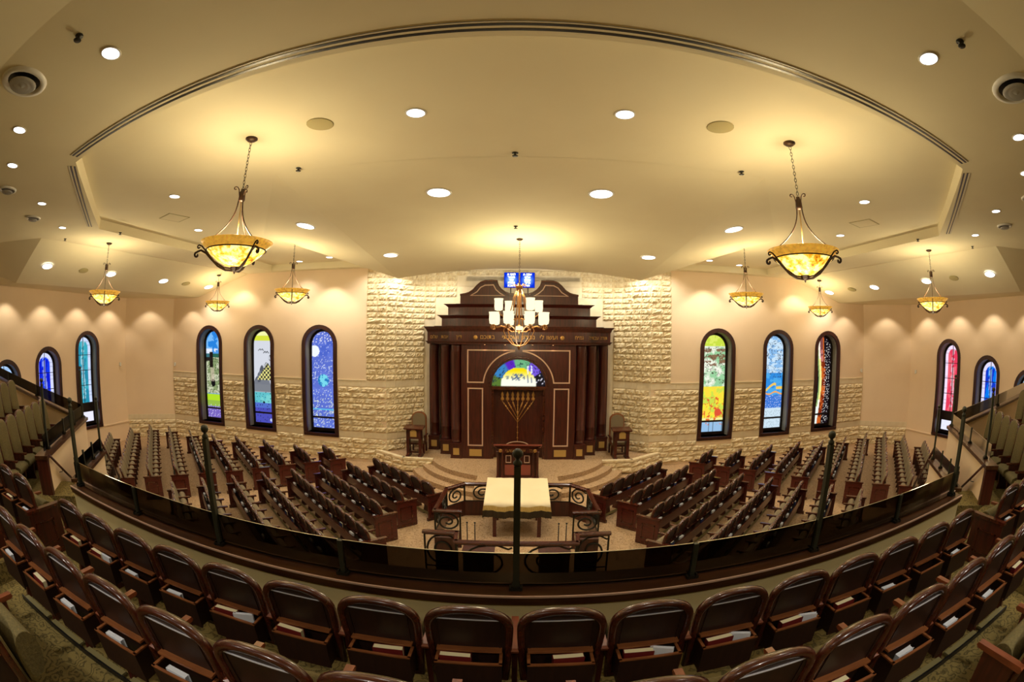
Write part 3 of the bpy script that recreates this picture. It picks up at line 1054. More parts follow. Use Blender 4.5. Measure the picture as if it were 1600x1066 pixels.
def make_pendant(x, y, ztop, zbot, label, power, rz=None):
    if rz is None:
        rz = math.degrees(-math.atan2(x, y)) - 90
    t = thing('bowl_pendant', label, 'pendant lamp', (x, y, zbot), R(rz))
    Hh = ztop - zbot
    rb = .50
    mb = MB(); mb.lathe([(.001, Hh), (.10, Hh), (.10, Hh-.02), (.06, Hh-.05), (.02, Hh-.06), (.001, Hh-.06)], 16, cap=False)
    mk('ceiling_rose', mb, 'bronze', t)
    ch = MB()
    z = Hh-.06; k = 0
    hubz = 1.12
    while z > hubz+.16:
        pts = [((.017*math.cos(a) if k % 2 else 0), (0 if k % 2 else .017*math.cos(a)), z-.03+.034*math.sin(a)) for a in [i*math.pi/4 for i in range(9)]]
        ch.tube(pts, .0045, 4); z -= .052; k += 1
    mk('chain', ch, 'iron', t)
    mb = MB()
    mb.lathe([(.03, hubz+.13), (.034, hubz+.1), (.05, hubz+.08), (.055, hubz-.04), (.045, hubz-.06), (.001, hubz-.07)], 8)
    for q in range(3):
        a = q*2*math.pi/3
        pf = lambda r, zz, a=a: (r*math.cos(a), r*math.sin(a), zz)
        pts = [pf(.045, hubz+.03), pf(.06, hubz+.12), pf(.085, hubz+.155)] + scroll((.115, hubz+.13), .034, .8, 8, -1, math.pi*.7, pf)
        mb.tube(pts, .009, 5)
    mk('hub', mb, 'bronze', t)
    mb = MB()
    mb.loops([[(r*math.cos(a), r*math.sin(a), zz) for a in [2*math.pi*i/28 for i in range(28)]] for r, zz in ((.05, .10), (.16, .125), (.27, .18), (.37, .255), (.45, .335), (.44, .34), (.36, .265), (.26, .195), (.15, .14), (.04, .115))], 0)
    mk('glass_bowl', mb, 'bowl', t)
    mb = MB()
    mb.loops([[(r*math.cos(a), r*math.sin(a), zz) for a in [2*math.pi*i/28 for i in range(28)]] for r, zz in ((.43, .335), (.465, .365), (.52, .41), (.56, .45), (.545, .455), (.50, .42), (.45, .375), (.42, .34))], 0)
    mk('glass_rim', mb, 'bowlrim', t)
    mb = MB()
    mb.tube([(.462*math.cos(a), .462*math.sin(a), .335) for a in [2*math.pi*i/28 for i in range(29)]], .010, 5)
    mk('band', mb, 'iron', t)
    for q in range(3):
        a = q*2*math.pi/3
        pf = lambda r, zz, a=a: (r*math.cos(a), r*math.sin(a), zz)
        mb = MB()
        pts = [pf(.03, .05), pf(.14, .055), pf(.26, .11), pf(.38, .215), pf(.46, .29), pf(.54, .325), pf(.60, .30)] + scroll((.60, .255), .042, .9, 9, -1, math.pi/2, pf)
        mb.tube(pts, .017, 6)
        pts = [pf(.03, .08), pf(.16, .09), pf(.32, .175), pf(.45, .305), pf(.53, .385), pf(.575, .40)] + scroll((.575, .37), .03, .8, 8, -1, math.pi/2, pf)
        mb.tube(pts, .012, 5)
        mk('arm', mb, 'bronze', t)
        mb = MB()
        pts = [pf(.045, hubz-.05)] + [pf(.05 + .46*(u**2.0), hubz-.05 - (hubz-.05-.42)*(u**.9)) for u in [i/10 for i in range(1, 11)]]
        mb.tube(pts, .010, 5)
        mk('support_rod', mb, 'bronze', t)
    mb = MB(); mb.tube([(0, 0, hubz-.05), (0, 0, .30)], .008, 5); mk('center_rod', mb, 'brass', t)
    mb = MB(); mb.lathe([(.001, -.0), (.012, .012), (.014, .03), (.03, .045), (.06, .055), (.07, .11), (.10, .12), (.10, .135), (.03, .14)], 14)
    mk('finial_cup', mb, 'bronze', t)
    l = light('POINT', (0, 0, .62), power, (1, .86, .55), .16); l.parent = t; l.location = (0, 0, .52)
    l = light('POINT', (0, 0, 0), power*.18, (1, .84, .52), .3); l.parent = t; l.location = (0, 0, -.25)
    return t


PP = 150
make_pendant(-3.96, 5.49, ZB, 5.68, 'large left bowl pendant of amber glass hanging nearest the balcony', PP, -24)
make_pendant(3.98, 5.49, ZB, 5.63, 'large right bowl pendant of amber glass hanging nearest the balcony', PP, 54)
for s_ in (-1, 1):
    make_pendant(s_*11.8, 8.95, ZA, 5.64, '%s bowl pendant over the side pews, just inside the sloped ceiling' % SIDE[s_], PP)
    make_pendant(s_*6.72, 12.5, ZB, 5.78, '%s bowl pendant beside the canopy, in front of the stone wall edge' % SIDE[s_], PP)
    make_pendant(s_*12.2, 15.75, 7.5-.3145*((12.2-13.08)*.988+(15.75-6.83)*.155), 5.81, '%s bowl pendant closest to the front wall windows' % SIDE[s_], PP*.5)


# ------------------------------------------------------------------ central chandelier
def chandelier():
    y = 12.3
    zt = vz(0, y); z0 = 4.62
    t = thing('chandelier', 'two tier bronze chandelier with glowing frosted shades hanging before the ark', 'chandelier', (0, y, z0))
    Hh = zt-z0
    mb = MB(); mb.lathe([(.001, Hh), (.09, Hh), (.09, Hh-.02), (.05, Hh-.05), (.001, Hh-.06)], 14, cap=False); mk('ceiling_rose', mb, 'bronze', t)
    ch = MB(); z = Hh-.06; k = 0
    while z > 1.66:
        ch.tube([((.017*math.cos(a) if k % 2 else 0), (0 if k % 2 else .017*math.cos(a)), z-.03+.034*math.sin(a)) for a in [i*math.pi/3 for i in range(7)]], .005, 4); z -= .052; k += 1
    mk('chain', ch, 'bronze', t)
    mb = MB()
    mb.lathe([(.02, 1.66), (.05, 1.62), (.09, 1.60), (.10, 1.55), (.05, 1.52), (.03, 1.4), (.025, .60), (.05, .56), (.10, .52), (.11, .50), (.10, .47), (.03, .40), (.001, .34)], 12)
    mk('stem', mb, 'chandbronze', t)
    mb = MB(); mb.lathe([(.10, .44), (.11, .47), (.11, .52), (.09, .54)], 14); mk('center_glass', mb, 'shade', t)
    mb = MB(); mb.lathe([(.001, -.10), (.02, -.07), (.03, -.03), (.05, 0), (.03, .03), (.001, .05)], 12); mk('finial', mb, 'chandbronze', t)
    for q in range(6):
        a = q*math.pi/3 + R(15)
        pf = lambda r, zz, a=a: (r*math.cos(a), r*math.sin(a), zz)
        mb = MB()
        mb.tube([pf(.03, 0), pf(.18, .06), pf(.34, .22), pf(.42, .42), pf(.30, .75), pf(.20, 1.05), pf(.16, 1.3), pf(.06, 1.52)], .014, 5)
        mk('frame_arm', mb, 'chandbronze', t)
        mb = MB(); pts = scroll((.15, 1.62), .05, .8, 8, -1, math.pi, pf); mb.tube([pf(.04, 1.58)] + pts, .010, 4)
        mk('top_scroll', mb, 'chandbronze', t)
    for q in range(8):
        a = q*math.pi/4 + R(22.5)
        r = .70
        pf = lambda rr, zz, a=a: (rr*math.cos(a), rr*math.sin(a), zz)
        arm = MB()
        pts = [pf(.05, .42), pf(.20, .40), pf(.36, .50), pf(.50, .54), pf(.64, .50)] + scroll((r+.03, .50), .085, 1.2, 12, -1, math.pi, pf)
        arm.tube(pts, .016, 6)
        arm.lathe([(.05, .60), (.07, .61), (.02, .58), (.015, .50)], 8, pf(r, 0)[:2] + (0,))
        ao = mk('lower_arm', arm, 'chandbronze', t)
        sh = MB(); sh.lathe([(.06, .58), (.115, .60), (.13, .70), (.125, .84), (.138, .90), (.128, .90), (.115, .84), (.118, .70), (.055, .59)], 14, pf(r, 0)[:2] + (0,), cap=False)
        mk('glass_shade', sh, 'shade', ao)
    for q in range(4):
        a = q*math.pi/2 + R(28)
        r = .60
        pf = lambda rr, zz, a=a: (rr*math.cos(a), rr*math.sin(a), zz)
        arm = MB()
        arm.tube([pf(.05, .75), pf(.22, .70), pf(.42, .76), pf(.56, .84), pf(r, .93)], .013, 5)
        ao = mk('upper_arm', arm, 'chandbronze', t)
        sh = MB(); sh.lathe([(.05, .93), (.10, .95), (.112, 1.04), (.108, 1.18), (.12, 1.25), (.11, 1.25), (.10, 1.18), (.10, 1.04), (.045, .94)], 14, pf(r, 0)[:2] + (0,), cap=False)
        mk('glass_shade', sh, 'shade', ao)
    l = light('POINT', (0, y, z0+1.55), 260, (1, .84, .50), .35)
    l = light('POINT', (0, y-.0, z0+.1), 80, (1, .84, .55), .4)


chandelier()

# ------------------------------------------------------------------ lettering
def text_mb(s, size, depth=.012):
    """Hebrew is drawn right to left: reverse the string (gershayim stay in place)"""
    cu = bpy.data.curves.new('lettering', 'FONT')
    cu.body = s[::-1]
    cu.size = size
    cu.extrude = depth/2
    cu.resolution_u = 2
    cu.align_x = 'CENTER'; cu.align_y = 'CENTER'
    o = bpy.data.objects.new('lettering', cu)
    COL.objects.link(o)
    dg = bpy.context.evaluated_depsgraph_get()
    me = bpy.data.meshes.new_from_object(o.evaluated_get(dg))
    bpy.data.objects.remove(o)
    me.materials.clear()
    return me


def lettering(s, size, m, parent, loc, rz=0, width=None, label=None):
    me = text_mb(s, size)
    me.materials.append(M[m])
    o = ob('lettering', me, parent, loc, (R(90), 0, rz), None, label)
    if width:
        xs = [v.co.x for v in me.vertices]
        w = max(xs)-min(xs)
        for v in me.vertices:
            v.co.x *= width/w
    return o


FRONT = lambda a, b, h: (a, h, b)      # outline in x/z, extruded along y


# ------------------------------------------------------------------ the ark
ark = thing('torah_ark', 'tall dark mahogany ark with columns, stepped crown and scrolled pediment', 'ark', (0, 16.4, .5))
Z0, Y0 = .5, 16.4      # local coordinates: y measured from 16.4, z from .5
A = lambda name, mb, m, par=None: mk(name, mb, m, par or ark)
ROFF = 1.0
# main wall of the ark with the arched opening
mb = MB()
r = .95
zs = 3.16-Z0
n = 18
arcp = [(-r*math.cos(math.pi*i/n), zs + r*math.sin(math.pi*i/n)) for i in range(n+1)]
H_ = 4.66-Z0
for s_ in (-1, 1):
    mb.box(*sorted((s_*r, s_*2.03)), 0, .25, 0, H_)
for (x0, z0), (x1, z1) in zip(arcp, arcp[1:]):
    mb.add([(x0, 0, z0), (x1, 0, z1), (x1, 0, H_), (x0, 0, H_), (x0, .3, z0), (x1, .3, z1)], [(0, 1, 2, 3), (0, 4, 5, 1)])
A('front_panel', mb, 'mahog')
mb = MB(); mb.box(-r, r, .28, .36, 0, zs-.06); A('ark_door', mb, 'mahog')
mb = MB(); mb.box(-r-.02, r+.02, -.03, .30, zs-.12, zs-.0); A('transom', mb, 'mahog2')
for s_ in (-1, 1):
    mb = MB(); mb.box(*sorted((s_*r, s_*(r-.07))), .05, .30, 0, zs); A('door_jamb', mb, 'mahog2')
# raised arch moulding
mb = MB()
for rr, w, y in ((1.03, .05, -.03),):
    pts = [(rr*-math.cos(math.pi*i/24), y, zs + rr*math.sin(math.pi*i/24)) for i in range(25)]
    mb.tube(pts, .028, 6)
A('arch_molding', mb, 'mahog2')


def inlay_line(pts, w=.045, parent=None, y=-.012, closed=True, m='inlay'):
    """flat moulding strip following points in x/z"""
    mb = MB()
    P2 = [Vector(p) for p in pts]
    N = len(P2)
    L, Q = [], []
    for i, p in enumerate(P2):
        a = P2[(i-1) % N] if (closed or i > 0) else p
        b = P2[(i+1) % N] if (closed or i < N-1) else p
        d1 = (p-a).normalized() if (p-a).length > 1e-6 else (b-p).normalized()
        d2 = (b-p).normalized() if (b-p).length > 1e-6 else d1
        d = (d1+d2)
        d = d.normalized() if d.length > 1e-6 else d1
        nn = Vector((-d.y, d.x))
        k = 1/max(.45, d.dot(d1))
        L.append(p+nn*w/2*k); Q.append(p-nn*w/2*k)
    if closed:
        L.append(L[0]); Q.append(Q[0])
    loops = [[(l.x, y-.012, l.y), (q.x, y-.012, q.y), (q.x, y+.015, q.y), (l.x, y+.015, l.y)] for l, q in zip(L, Q)]
    mb.loops(loops, 0, None if closed else 0, None if closed else 0, smooth=False)
    return mk('inlay_molding', mb, m, parent or ark)


RA = 1.25
for s_ in (-1, 1):
    a0 = math.asin((3.29-3.16)/RA); a1 = math.asin(min(1, (4.42-3.16)/RA)) - .12
    arcs = [(s_*RA*math.cos(a0+(a1-a0)*i/14), zs + RA*math.sin(a0+(a1-a0)*i/14)) for i in range(15)]
    inlay_line([(s_*1.80, 3.29-Z0), (s_*1.80, 4.43-Z0), (arcs[-1][0], 4.43-Z0)] + arcs[::-1])
    inlay_line([(s_*1.78, 1.0-Z0), (s_*1.78, 3.07-Z0), (s_*1.27, 3.07-Z0), (s_*1.27, 1.0-Z0)])
    mb = MB(); mb.box(*sorted((s_*1.30, s_*1.74)), -.03, .0, .60-Z0, .85-Z0)
    pq = A('kick_plaque', mb, 'brass')
    # columns on stepped pedestals
    for (cx, yf, hw) in ((2.22, .0, .20), (2.69, .58, .20), (3.26, 1.25, .21)):
        mb = MB()
        mb.box(s_*cx-hw, s_*cx+hw, yf-.04, yf+.55, 0, .50); mb.box(s_*cx-hw-.015, s_*cx+hw+.015, yf-.06, yf+.56, .50, .56); mb.box(s_*cx-hw-.01, s_*cx+hw+.01, yf-.055, yf+.5, 0, .05)
        pd = A('pedestal', mb, 'mahog')
        mb = MB(); mb.box(s_*cx-.11, s_*cx+.11, yf-.055, yf-.03, .13, .38); mk('brass_plaque', mb, 'brass', pd)
        mb = MB()
        rr = .175
        mb.lathe([(rr*1.14, .56), (rr*1.16, .60), (rr*1.02, .64), (rr, .68), (rr, 1.02), (rr*1.04, 1.03), (rr*1.04, 1.06), (rr*.99, 1.08), (rr*.92, 3.85), (rr*1.0, 3.88), (rr*.95, 3.92), (rr*1.1, 4.02), (rr*1.15, 4.16)], 18, (s_*cx, yf+.23, 0))
        A('column', mb, 'mahog')
        mb = MB(); mb.box(s_*cx-.2, s_*cx+.2, yf+.2, 1.75, 0, 4.16); A('side_pier', mb, 'mahog')
# entablature, tiers: boxes stepped in plan with a coved cornice each


def cornice(mb, hx, y, ret, z0, z1, over):
    """moulded band around a box front: half width hx, front y, return depth ret"""
    prof = [(0, z0), (over*.25, z0+(z1-z0)*.25), (over*.45, z0+(z1-z0)*.5), (over*.9, z0+(z1-z0)*.85), (over, z0+(z1-z0)*.9), (over, z1)]
    loops = []
    for o_, z in prof:
        loops.append([(-hx-o_, y+ret, z), (-hx-o_, y-o_, z), (hx+o_, y-o_, z), (hx+o_, y+ret, z)])
    mb.loops(loops, 0, 0, 0, closed=True, smooth=False)


for (hx, y) in ((2.47, -.16), (2.98, .50), (3.50, 1.15)):
    mb = MB()
    ret = 1.78-y
    mb.box(-hx, hx, y+.04, 1.78, 4.13, 4.62)
    cornice(mb, hx-.02, y+.06, ret-.06, 4.13, 4.24, .09)
    cornice(mb, hx, y+.04, ret-.04, 4.58, 4.79, .12)
    A('frieze', mb, 'mahog')
for s_ in (-1, 1):
    mb = MB(); mb.lathe([(.075, 0), (.075, .02), (.06, .03), (.001, .02)], 16)
    mb.xf(Matrix.Translation((s_*1.52, -.12, 4.38)) @ Matrix.Rotation(R(90), 4, 'X'))
    A('gold_disc', mb, 'gold')
for s, x, w, y in (('ועשו', 1.16, .38, -.13), ('לי', .80, .14, -.13), ('מקדש', .32, .46, -.13), ('ושכנתי', -.30, .56, -.13), ('בתוכם', -1.10, .50, -.13)):
    lettering(s, .21, 'gold', ark, (x, y, 4.39), 0, w)
for s, x, w, y in (('תורה', 3.24, .26, 1.18), ('עבודה', 2.74, .36, .53), ('גמ״ח', 2.12, .30, -.13), ('שלום', -3.24, .28, 1.18), ('אמת', -2.72, .26, .53), ('דין', -2.10, .20, -.13)):
    lettering(s, .19, 'gold', ark, (x, y, 4.39), 0, w)
for (hx, y, z0, z1) in ((2.92, .30, 4.79, 5.18), (2.72, .50, 5.18, 5.60)):
    mb = MB()
    mb.box(-hx+.10, hx-.10, y+.14, 1.78, z0, z1-.05)
    mb.box(-hx*.80, hx*.80, y+.05, 1.7, z0, z1-.05)
    cornice(mb, hx-.10, y+.14, 1.5-y, z1-.12, z1, .15)
    cornice(mb, hx*.80, y+.05, 1.5-y, z1-.12, z1+.003, .13)
    A('crown_tier', mb, 'mahog')
half = [(2.17, 0), (2.17, .35), (1.98, .38), (1.85, .42), (1.70, .52), (1.56, .68), (1.42, .80), (1.25, .86), (1.0, .87), (.80, .86), (.79, .78), (.74, .66), (.64, .54), (.50, .44), (.34, .38), (0, .37)]
outl = [(x, z+5.60) for x, z in half] + [(-x, z+5.60) for x, z in half[::-1][1:]]
mb = MB(); mb.prism(outl, .62, 1.0, FRONT); pedi = A('pediment', mb, 'mahog')
mb = MB()
for s_ in (-1, 1):
    pp = [(s_*x, z+5.60) for x, z in half[1:]]
    for off, y0 in ((.03, .50),):
        loops = []
        for x, z in pp:
            loops.append([(x, y0, z-.045), (x, y0, z+.02), (x, 1.0, z+.02), (x, 1.0, z-.045)])
        mb.loops(loops, 0, 0, 0, smooth=False)
mk('pediment_cornice', mb, 'mahog2', pedi)
for s_ in (-1, 1):
    inlay_line([(s_*1.78, 5.92), (s_*1.56, 6.05), (s_*1.42, 6.22), (s_*1.26, 6.30), (s_*.95, 6.31), (s_*.86, 6.14), (s_*.70, 6.0), (s_*.55, 5.92)], .035, pedi, .60)
# small lights under the frieze
for x in (-1.2, -.48, .48, 1.2):
    mb = MB(); mb.lathe([(.03, 4.125), (.001, 4.12)], 10, (x, -.06, 0), cap=False)
    A('puck_light', mb, 'tinybulb')
    light('SPOT', (x, 16.34, 4.58), 3.5, (1, .62, .34), .02, 70, (x, 16.44, 3.6), .8)

# lunette
mb = MB()
G = 44
pts, fs = [], []
cols = []
for j in range(24):
    for i in range(G+1):
        zz = j/23*r*.995
        wv = math.sqrt(max(r*r-zz*zz, 1e-4))
        pts.append(((i/G*2-1)*wv, .26, zs+zz))
X = np.array([p[0] for p in pts]); Zq = np.array([p[2] for p in pts])-zs
c = np.zeros((len(pts), 3)); c[:] = (90, 50, 170)
nn = fb(X*4, Zq*4, 3)
ang = np.arctan2(Zq, X)
c[ang > 2.75] = (90, 120, 50); c[(ang <= 2.75) & (ang > 2.15)] = (60, 130, 190); c[(ang <= 2.15) & (ang > 1.75)] = (92, 40, 190)
c[(ang <= 1.75) & (ang > 1.1)] = (110, 180, 130); c[(ang <= 1.1) & (ang > .55)] = (120, 90, 220); c[ang <= .55] = (30, 26, 30)
k_ = (np.abs(fb(X*7, Zq*7, 9)-.5) < .02); c[k_] = (30, 40, 60)
k_ = (ang <= .5) & (cells(X*9, Zq*9, 3) < .14); c[k_] = (230, 225, 240)
sun = np.hypot(X, Zq-.02) < .63
c[sun] = (250, 246, 200)
g_ = np.clip((Zq-.2)/.35, 0, 1)[:, None]
c = np.where(sun[:, None], np.array([255, 255, 235])*(1-g_) + np.array([248, 222, 10])*g_, c)
k_ = (np.hypot(X+.02, (Zq-.30)*1.6) < .26) & (np.abs(fb(X*12, Zq*12, 4)-.5) < .09) & (Zq > .2) & (Zq < .45); c[k_] = (90, 110, 140)
k_ = (np.abs(X+.40) < .05) & (Zq > .22) & (Zq < .33); c[k_] = (150, 160, 150)
k_ = (np.abs(X+.40) < .012) & (Zq > .08) & (Zq <= .22); c[k_] = (150, 160, 150)
for cx in (.33, .46):
    k_ = (np.abs(X-cx) < .013) & (Zq > .05) & (Zq < .70); c[k_] = (110, 120, 150)
    k_ = (np.abs(X-cx) < .022) & (Zq > .42) & (Zq < .70); c[k_] = (235, 240, 250)
me = bpy.data.meshes.new('stained_lunette')
me.from_pydata(pts, [], [(j*(G+1)+i, j*(G+1)+i+1, (j+1)*(G+1)+i+1, (j+1)*(G+1)+i) for j in range(23) for i in range(G)])
at = me.color_attributes.new('art', 'FLOAT_COLOR', 'POINT')
Cl = np.clip(c/255, 0, 1); Cl = np.where(Cl <= .04045, Cl/12.92, ((Cl+.055)/1.055)**2.4)
at.data.foreach_set('color', np.concatenate([Cl, np.ones((len(pts), 1))], 1).astype(np.float32).ravel())
me.materials.append(M['art'])
ob('stained_lunette', me, ark)

# menorah relief on the ark door
mn = bpy.data.objects.new('menorah_relief', None); COL.objects.link(mn); mn.parent = ark; mn.location = (-.02, .24, 0); mn['label'] = 'gold seven branched candelabrum relief on the ark door'
zt_ = 2.18
for i in range(-3, 4):
    x = i*.185
    mb = MB()
    # flame and cup
    mb.loops([[(x + rr*math.cos(a), rr*.35*math.sin(a), z) for a in [2*math.pi*q/8 for q in range(8)]] for rr, z in ((.01, zt_-.07), (.062, zt_-.03), (.068, zt_+.03), (.03, zt_+.07), (.04, zt_+.10), (.058, zt_+.15), (.035, zt_+.22), (.004, zt_+.30))], 0, 0, 0)
    if i:
        zj = 1.33 + (3-abs(i))*.13
        for q in range(1, 4):
            f_ = .55 + q*.11
            px, pz = x*f_, zj + (zt_-.08-zj)*f_
            mb.loops([[(px + rr*math.cos(a), rr*.4*math.sin(a), pz+dz) for a in [2*math.pi*k/6 for k in range(6)]] for rr, dz in ((.006, -.04), (.035, .0), (.006, .04))], 0, 0, 0)
        mb.tube([(0, 0, zj), (x, 0, zt_-.08)], .012, 5)
    mk('menorah_branch', mb, 'gold', mn)
mb = MB(); mb.tube([(0, 0, .62), (0, 0, zt_-.05)], .016, 6)
for z in (.75, .95, 1.15, 1.45, 1.7, 1.95):
    mb.ball((0, 0, z), .032, 8)
mk('menorah_stem', mb, 'gold', mn)
mb = MB(); mb.prism([(-.42*math.cos(math.pi*i/12), .44+.17*math.sin(math.pi*i/12)) for i in range(13)], -.01, .02, FRONT)
mk('menorah_foot', mb, 'mahog2', mn)
o = inlay_line([(-.42*math.cos(math.pi*i/12), .44+.17*math.sin(math.pi*i/12)) for i in range(13)], .03, mn, -.005)

# two lit screens above the pediment
for s_, lines, lab in ((-1, ('לדוד ה', 'מזמור', 'שיר', 'תפלה', 'לשבת'), 'left glowing blue text screen standing above the ark'), (1, ('אתה ה', 'אלקי', 'עולם', 'ברוך', 'הוא'), 'right glowing blue text screen standing above the ark')):
    t = thing('display_screen', lab, 'screen', (s_*.30+.0, 17.30, 6.46))
    mb = MB(); mb.box(-.275, .275, -.02, .05, .28, .86); mk('screen_frame', mb, 'black', t)
    nx = 16
    pts = [(-.265 + .53*i/nx, -.024, .29+.56*j/nx) for j in range(nx+1) for i in range(nx+1)]
    X = np.array([p[0] for p in pts]); Zq = np.array([p[2] for p in pts])-.57
    g_ = np.clip(1.15-np.hypot(X, Zq*.95)/.23, 0, 1)[:, None]
    cc = np.array([8, 50, 225])*(1-g_) + np.array([190, 240, 255])*g_
    me = bpy.data.meshes.new('screen_face')
    me.from_pydata(pts, [], [(j*(nx+1)+i, j*(nx+1)+i+1, (j+1)*(nx+1)+i+1, (j+1)*(nx+1)+i) for j in range(nx) for i in range(nx)])
    at = me.color_attributes.new('art', 'FLOAT_COLOR', 'POINT')
    Cl = np.clip(cc/255, 0, 1); Cl = np.where(Cl <= .04045, Cl/12.92, ((Cl+.055)/1.055)**2.4)
    at.data.foreach_set('color', np.concatenate([Cl, np.ones((len(pts), 1))], 1).astype(np.float32).ravel())
    me.materials.append(M['art'])
    sf = ob('screen_face', me, t)
    for k, ln in enumerate(lines):
        lettering(ln, .115, 'lamp', sf, (0, -.03, .78-.105*k), 0)
    mb = MB(); mb.box(s_*-.0-.02 + s_*.02, s_*.02+.02, 0, .04, -.08, .30); mk('stand', mb, 'black', t)

# ------------------------------------------------------------------ pulpit in front of the ark
t = thing('pulpit', 'mahogany pulpit with corner columns and gold lettering facing the pews', 'lectern', (0, 14.25, .5))
mb = MB(); mb.prism([(-.74, -.26), (.74, -.26), (.74, .34), (-.74, .34)], 1.06, 1.11, lambda a, b, h: (a, b, h - (b+.26)*.33)); mk('sloped_top', mb, 'redseat', t)
mb = MB(); mb.prism([(-.70, 1.09), (.70, 1.09), (.70, 1.02), (.5, 1.0), (.25, .965), (0, .955), (-.25, .965), (-.5, 1.0), (-.70, 1.02)], -.24, -.17, FRONT); mk('curved_apron', mb, 'mahog2', t)
mb = MB(); mb.box(-.62, .62, -.14, .28, .0, .86); mb.box(-.66, .66, -.18, .30, 0, .07); mb.box(-.64, .64, -.17, .28, .82, .98); body = mk('body', mb, 'mahog', t)
mb = MB(); mb.box(-.40, .40, -.155, -.10, .08, .42); mk('lower_panel', mb, 'redseat', t)
mb = MB(); mb.box(-.42, .42, -.17, -.12, .30, .46) ; mk('bench_panel', mb, 'door', t) if False else None
for s_ in (-1, 1):
    for dx, dy in ((.48, -.20), (.61, -.20)):
        mb = MB(); mb.lathe([(.06, 0), (.065, .03), (.045, .06), (.042, .1), (.038, .80), (.055, .85), (.055, .88)], 12, (s_*dx, dy, 0)); mk('column', mb, 'mahog', t)
    inlay_line([(s_*.21, .50), (s_*.21, .72), (s_*.36, .72), (s_*.36, .50)], .022, t, -.165)
    mb = MB(); mb.lathe([(.055, 0), (.055, .015), (.04, .02), (.001, .015)], 14); mb.xf(Matrix.Translation((s_*.53, -.255, .90)) @ Matrix.Rotation(R(90), 4, 'X')); mk('gold_disc', mb, 'gold', t)
mb = MB(); mb.box(-.62, .62, -.25, -.16, .83, .97); mk('name_board', mb, 'mahog', t)
for s, x, w in (('ה׳', .40, .10), ('אורי', .12, .22), ('וישעי', -.22, .30)):
    lettering(s, .15, 'gold', t, (x, -.258, .90), 0, w)

# side lecterns and tall chairs behind them
for s_ in (-1, 1):
    sd = SIDE[s_]
    t = thing('side_lectern', '%s free standing dark lectern on two legs with small gold emblem' % sd, 'lectern', (s_*3.78, 16.45, .5))
    mb = MB(); mb.prism([(-.36, -.22), (.36, -.22), (.36, .26), (-.36, .26)], 1.05, 1.10, lambda a, b, h: (a, b, h + b*.12)); mk('top', mb, 'mahog2', t)
    mb = MB(); mb.box(-.27, .27, -.16, .20, .68, 1.04); mk('box', mb, 'mahog', t)
    mb = MB(); mb.prism([(-.12, -.12), (.12, -.12), (.12, .08), (.06, .13), (-.06, .13), (-.12, .08)], -.185, -.16, lambda a, b, h: (a, h, b+.88)); mk('emblem', mb, 'brass', t)
    for q in (-1, 1):
        mb = MB(); mb.box(q*.23-.05, q*.23+.05, -.14, .16, .04, .70); mb.box(q*.23-.065, q*.23+.065, -.24, .26, 0, .07); mb.box(q*.23-.045, q*.23+.045, -.20, .22, .07, .13); mk('leg', mb, 'mahog', t)
    mb = MB(); mb.box(-.2, .2, -.02, .02, .12, .18); mk('stretcher', mb, 'mahog', t)
    t = thing('high_back_chair', '%s tall arched chair of grey leather behind the side lectern' % sd, 'chair', (s_*3.78, 17.35, .5))
    ar = lambda hw, z0, zt, n=12: [(-hw, z0)] + [(-hw*math.cos(math.pi*i/n), zt-hw*.8 + hw*.8*math.sin(math.pi*i/n)) for i in range(n+1)] + [(hw, z0)]
    mb = MB(); mb.prism(ar(.29, .42, 1.54), -.03, .06, FRONT); mk('backrest_frame', mb, 'lightwood', t)
    mb = MB(); mb.prism(ar(.245, .48, 1.49), -.075, -.02, FRONT); mk('backrest', mb, 'fabric_taupe', t)
    mb = MB(); mb.box(-.27, .27, -.52, -.06, .40, .50); mk('seat', mb, 'fabric_taupe', t)
    mb = MB(); mb.box(-.28, .28, -.54, .03, .34, .41); mk('seat_frame', mb, 'mahog', t)
    for q in (-1, 1):
        mb = MB(); mb.box(q*.30-.03, q*.30+.03, -.50, .02, .66, .70); mb.box(q*.30-.025, q*.30+.025, -.48, -.43, .42, .66); mk('armrest', mb, 'mahog', t)
        for yy in (-.50, -.01):
            mb = MB(); mb.box(q*.26-.03, q*.26+.03, yy-.03, yy+.03, 0, .36); mk('leg', mb, 'mahog', t)

# ------------------------------------------------------------------ bimah: railings and reading table


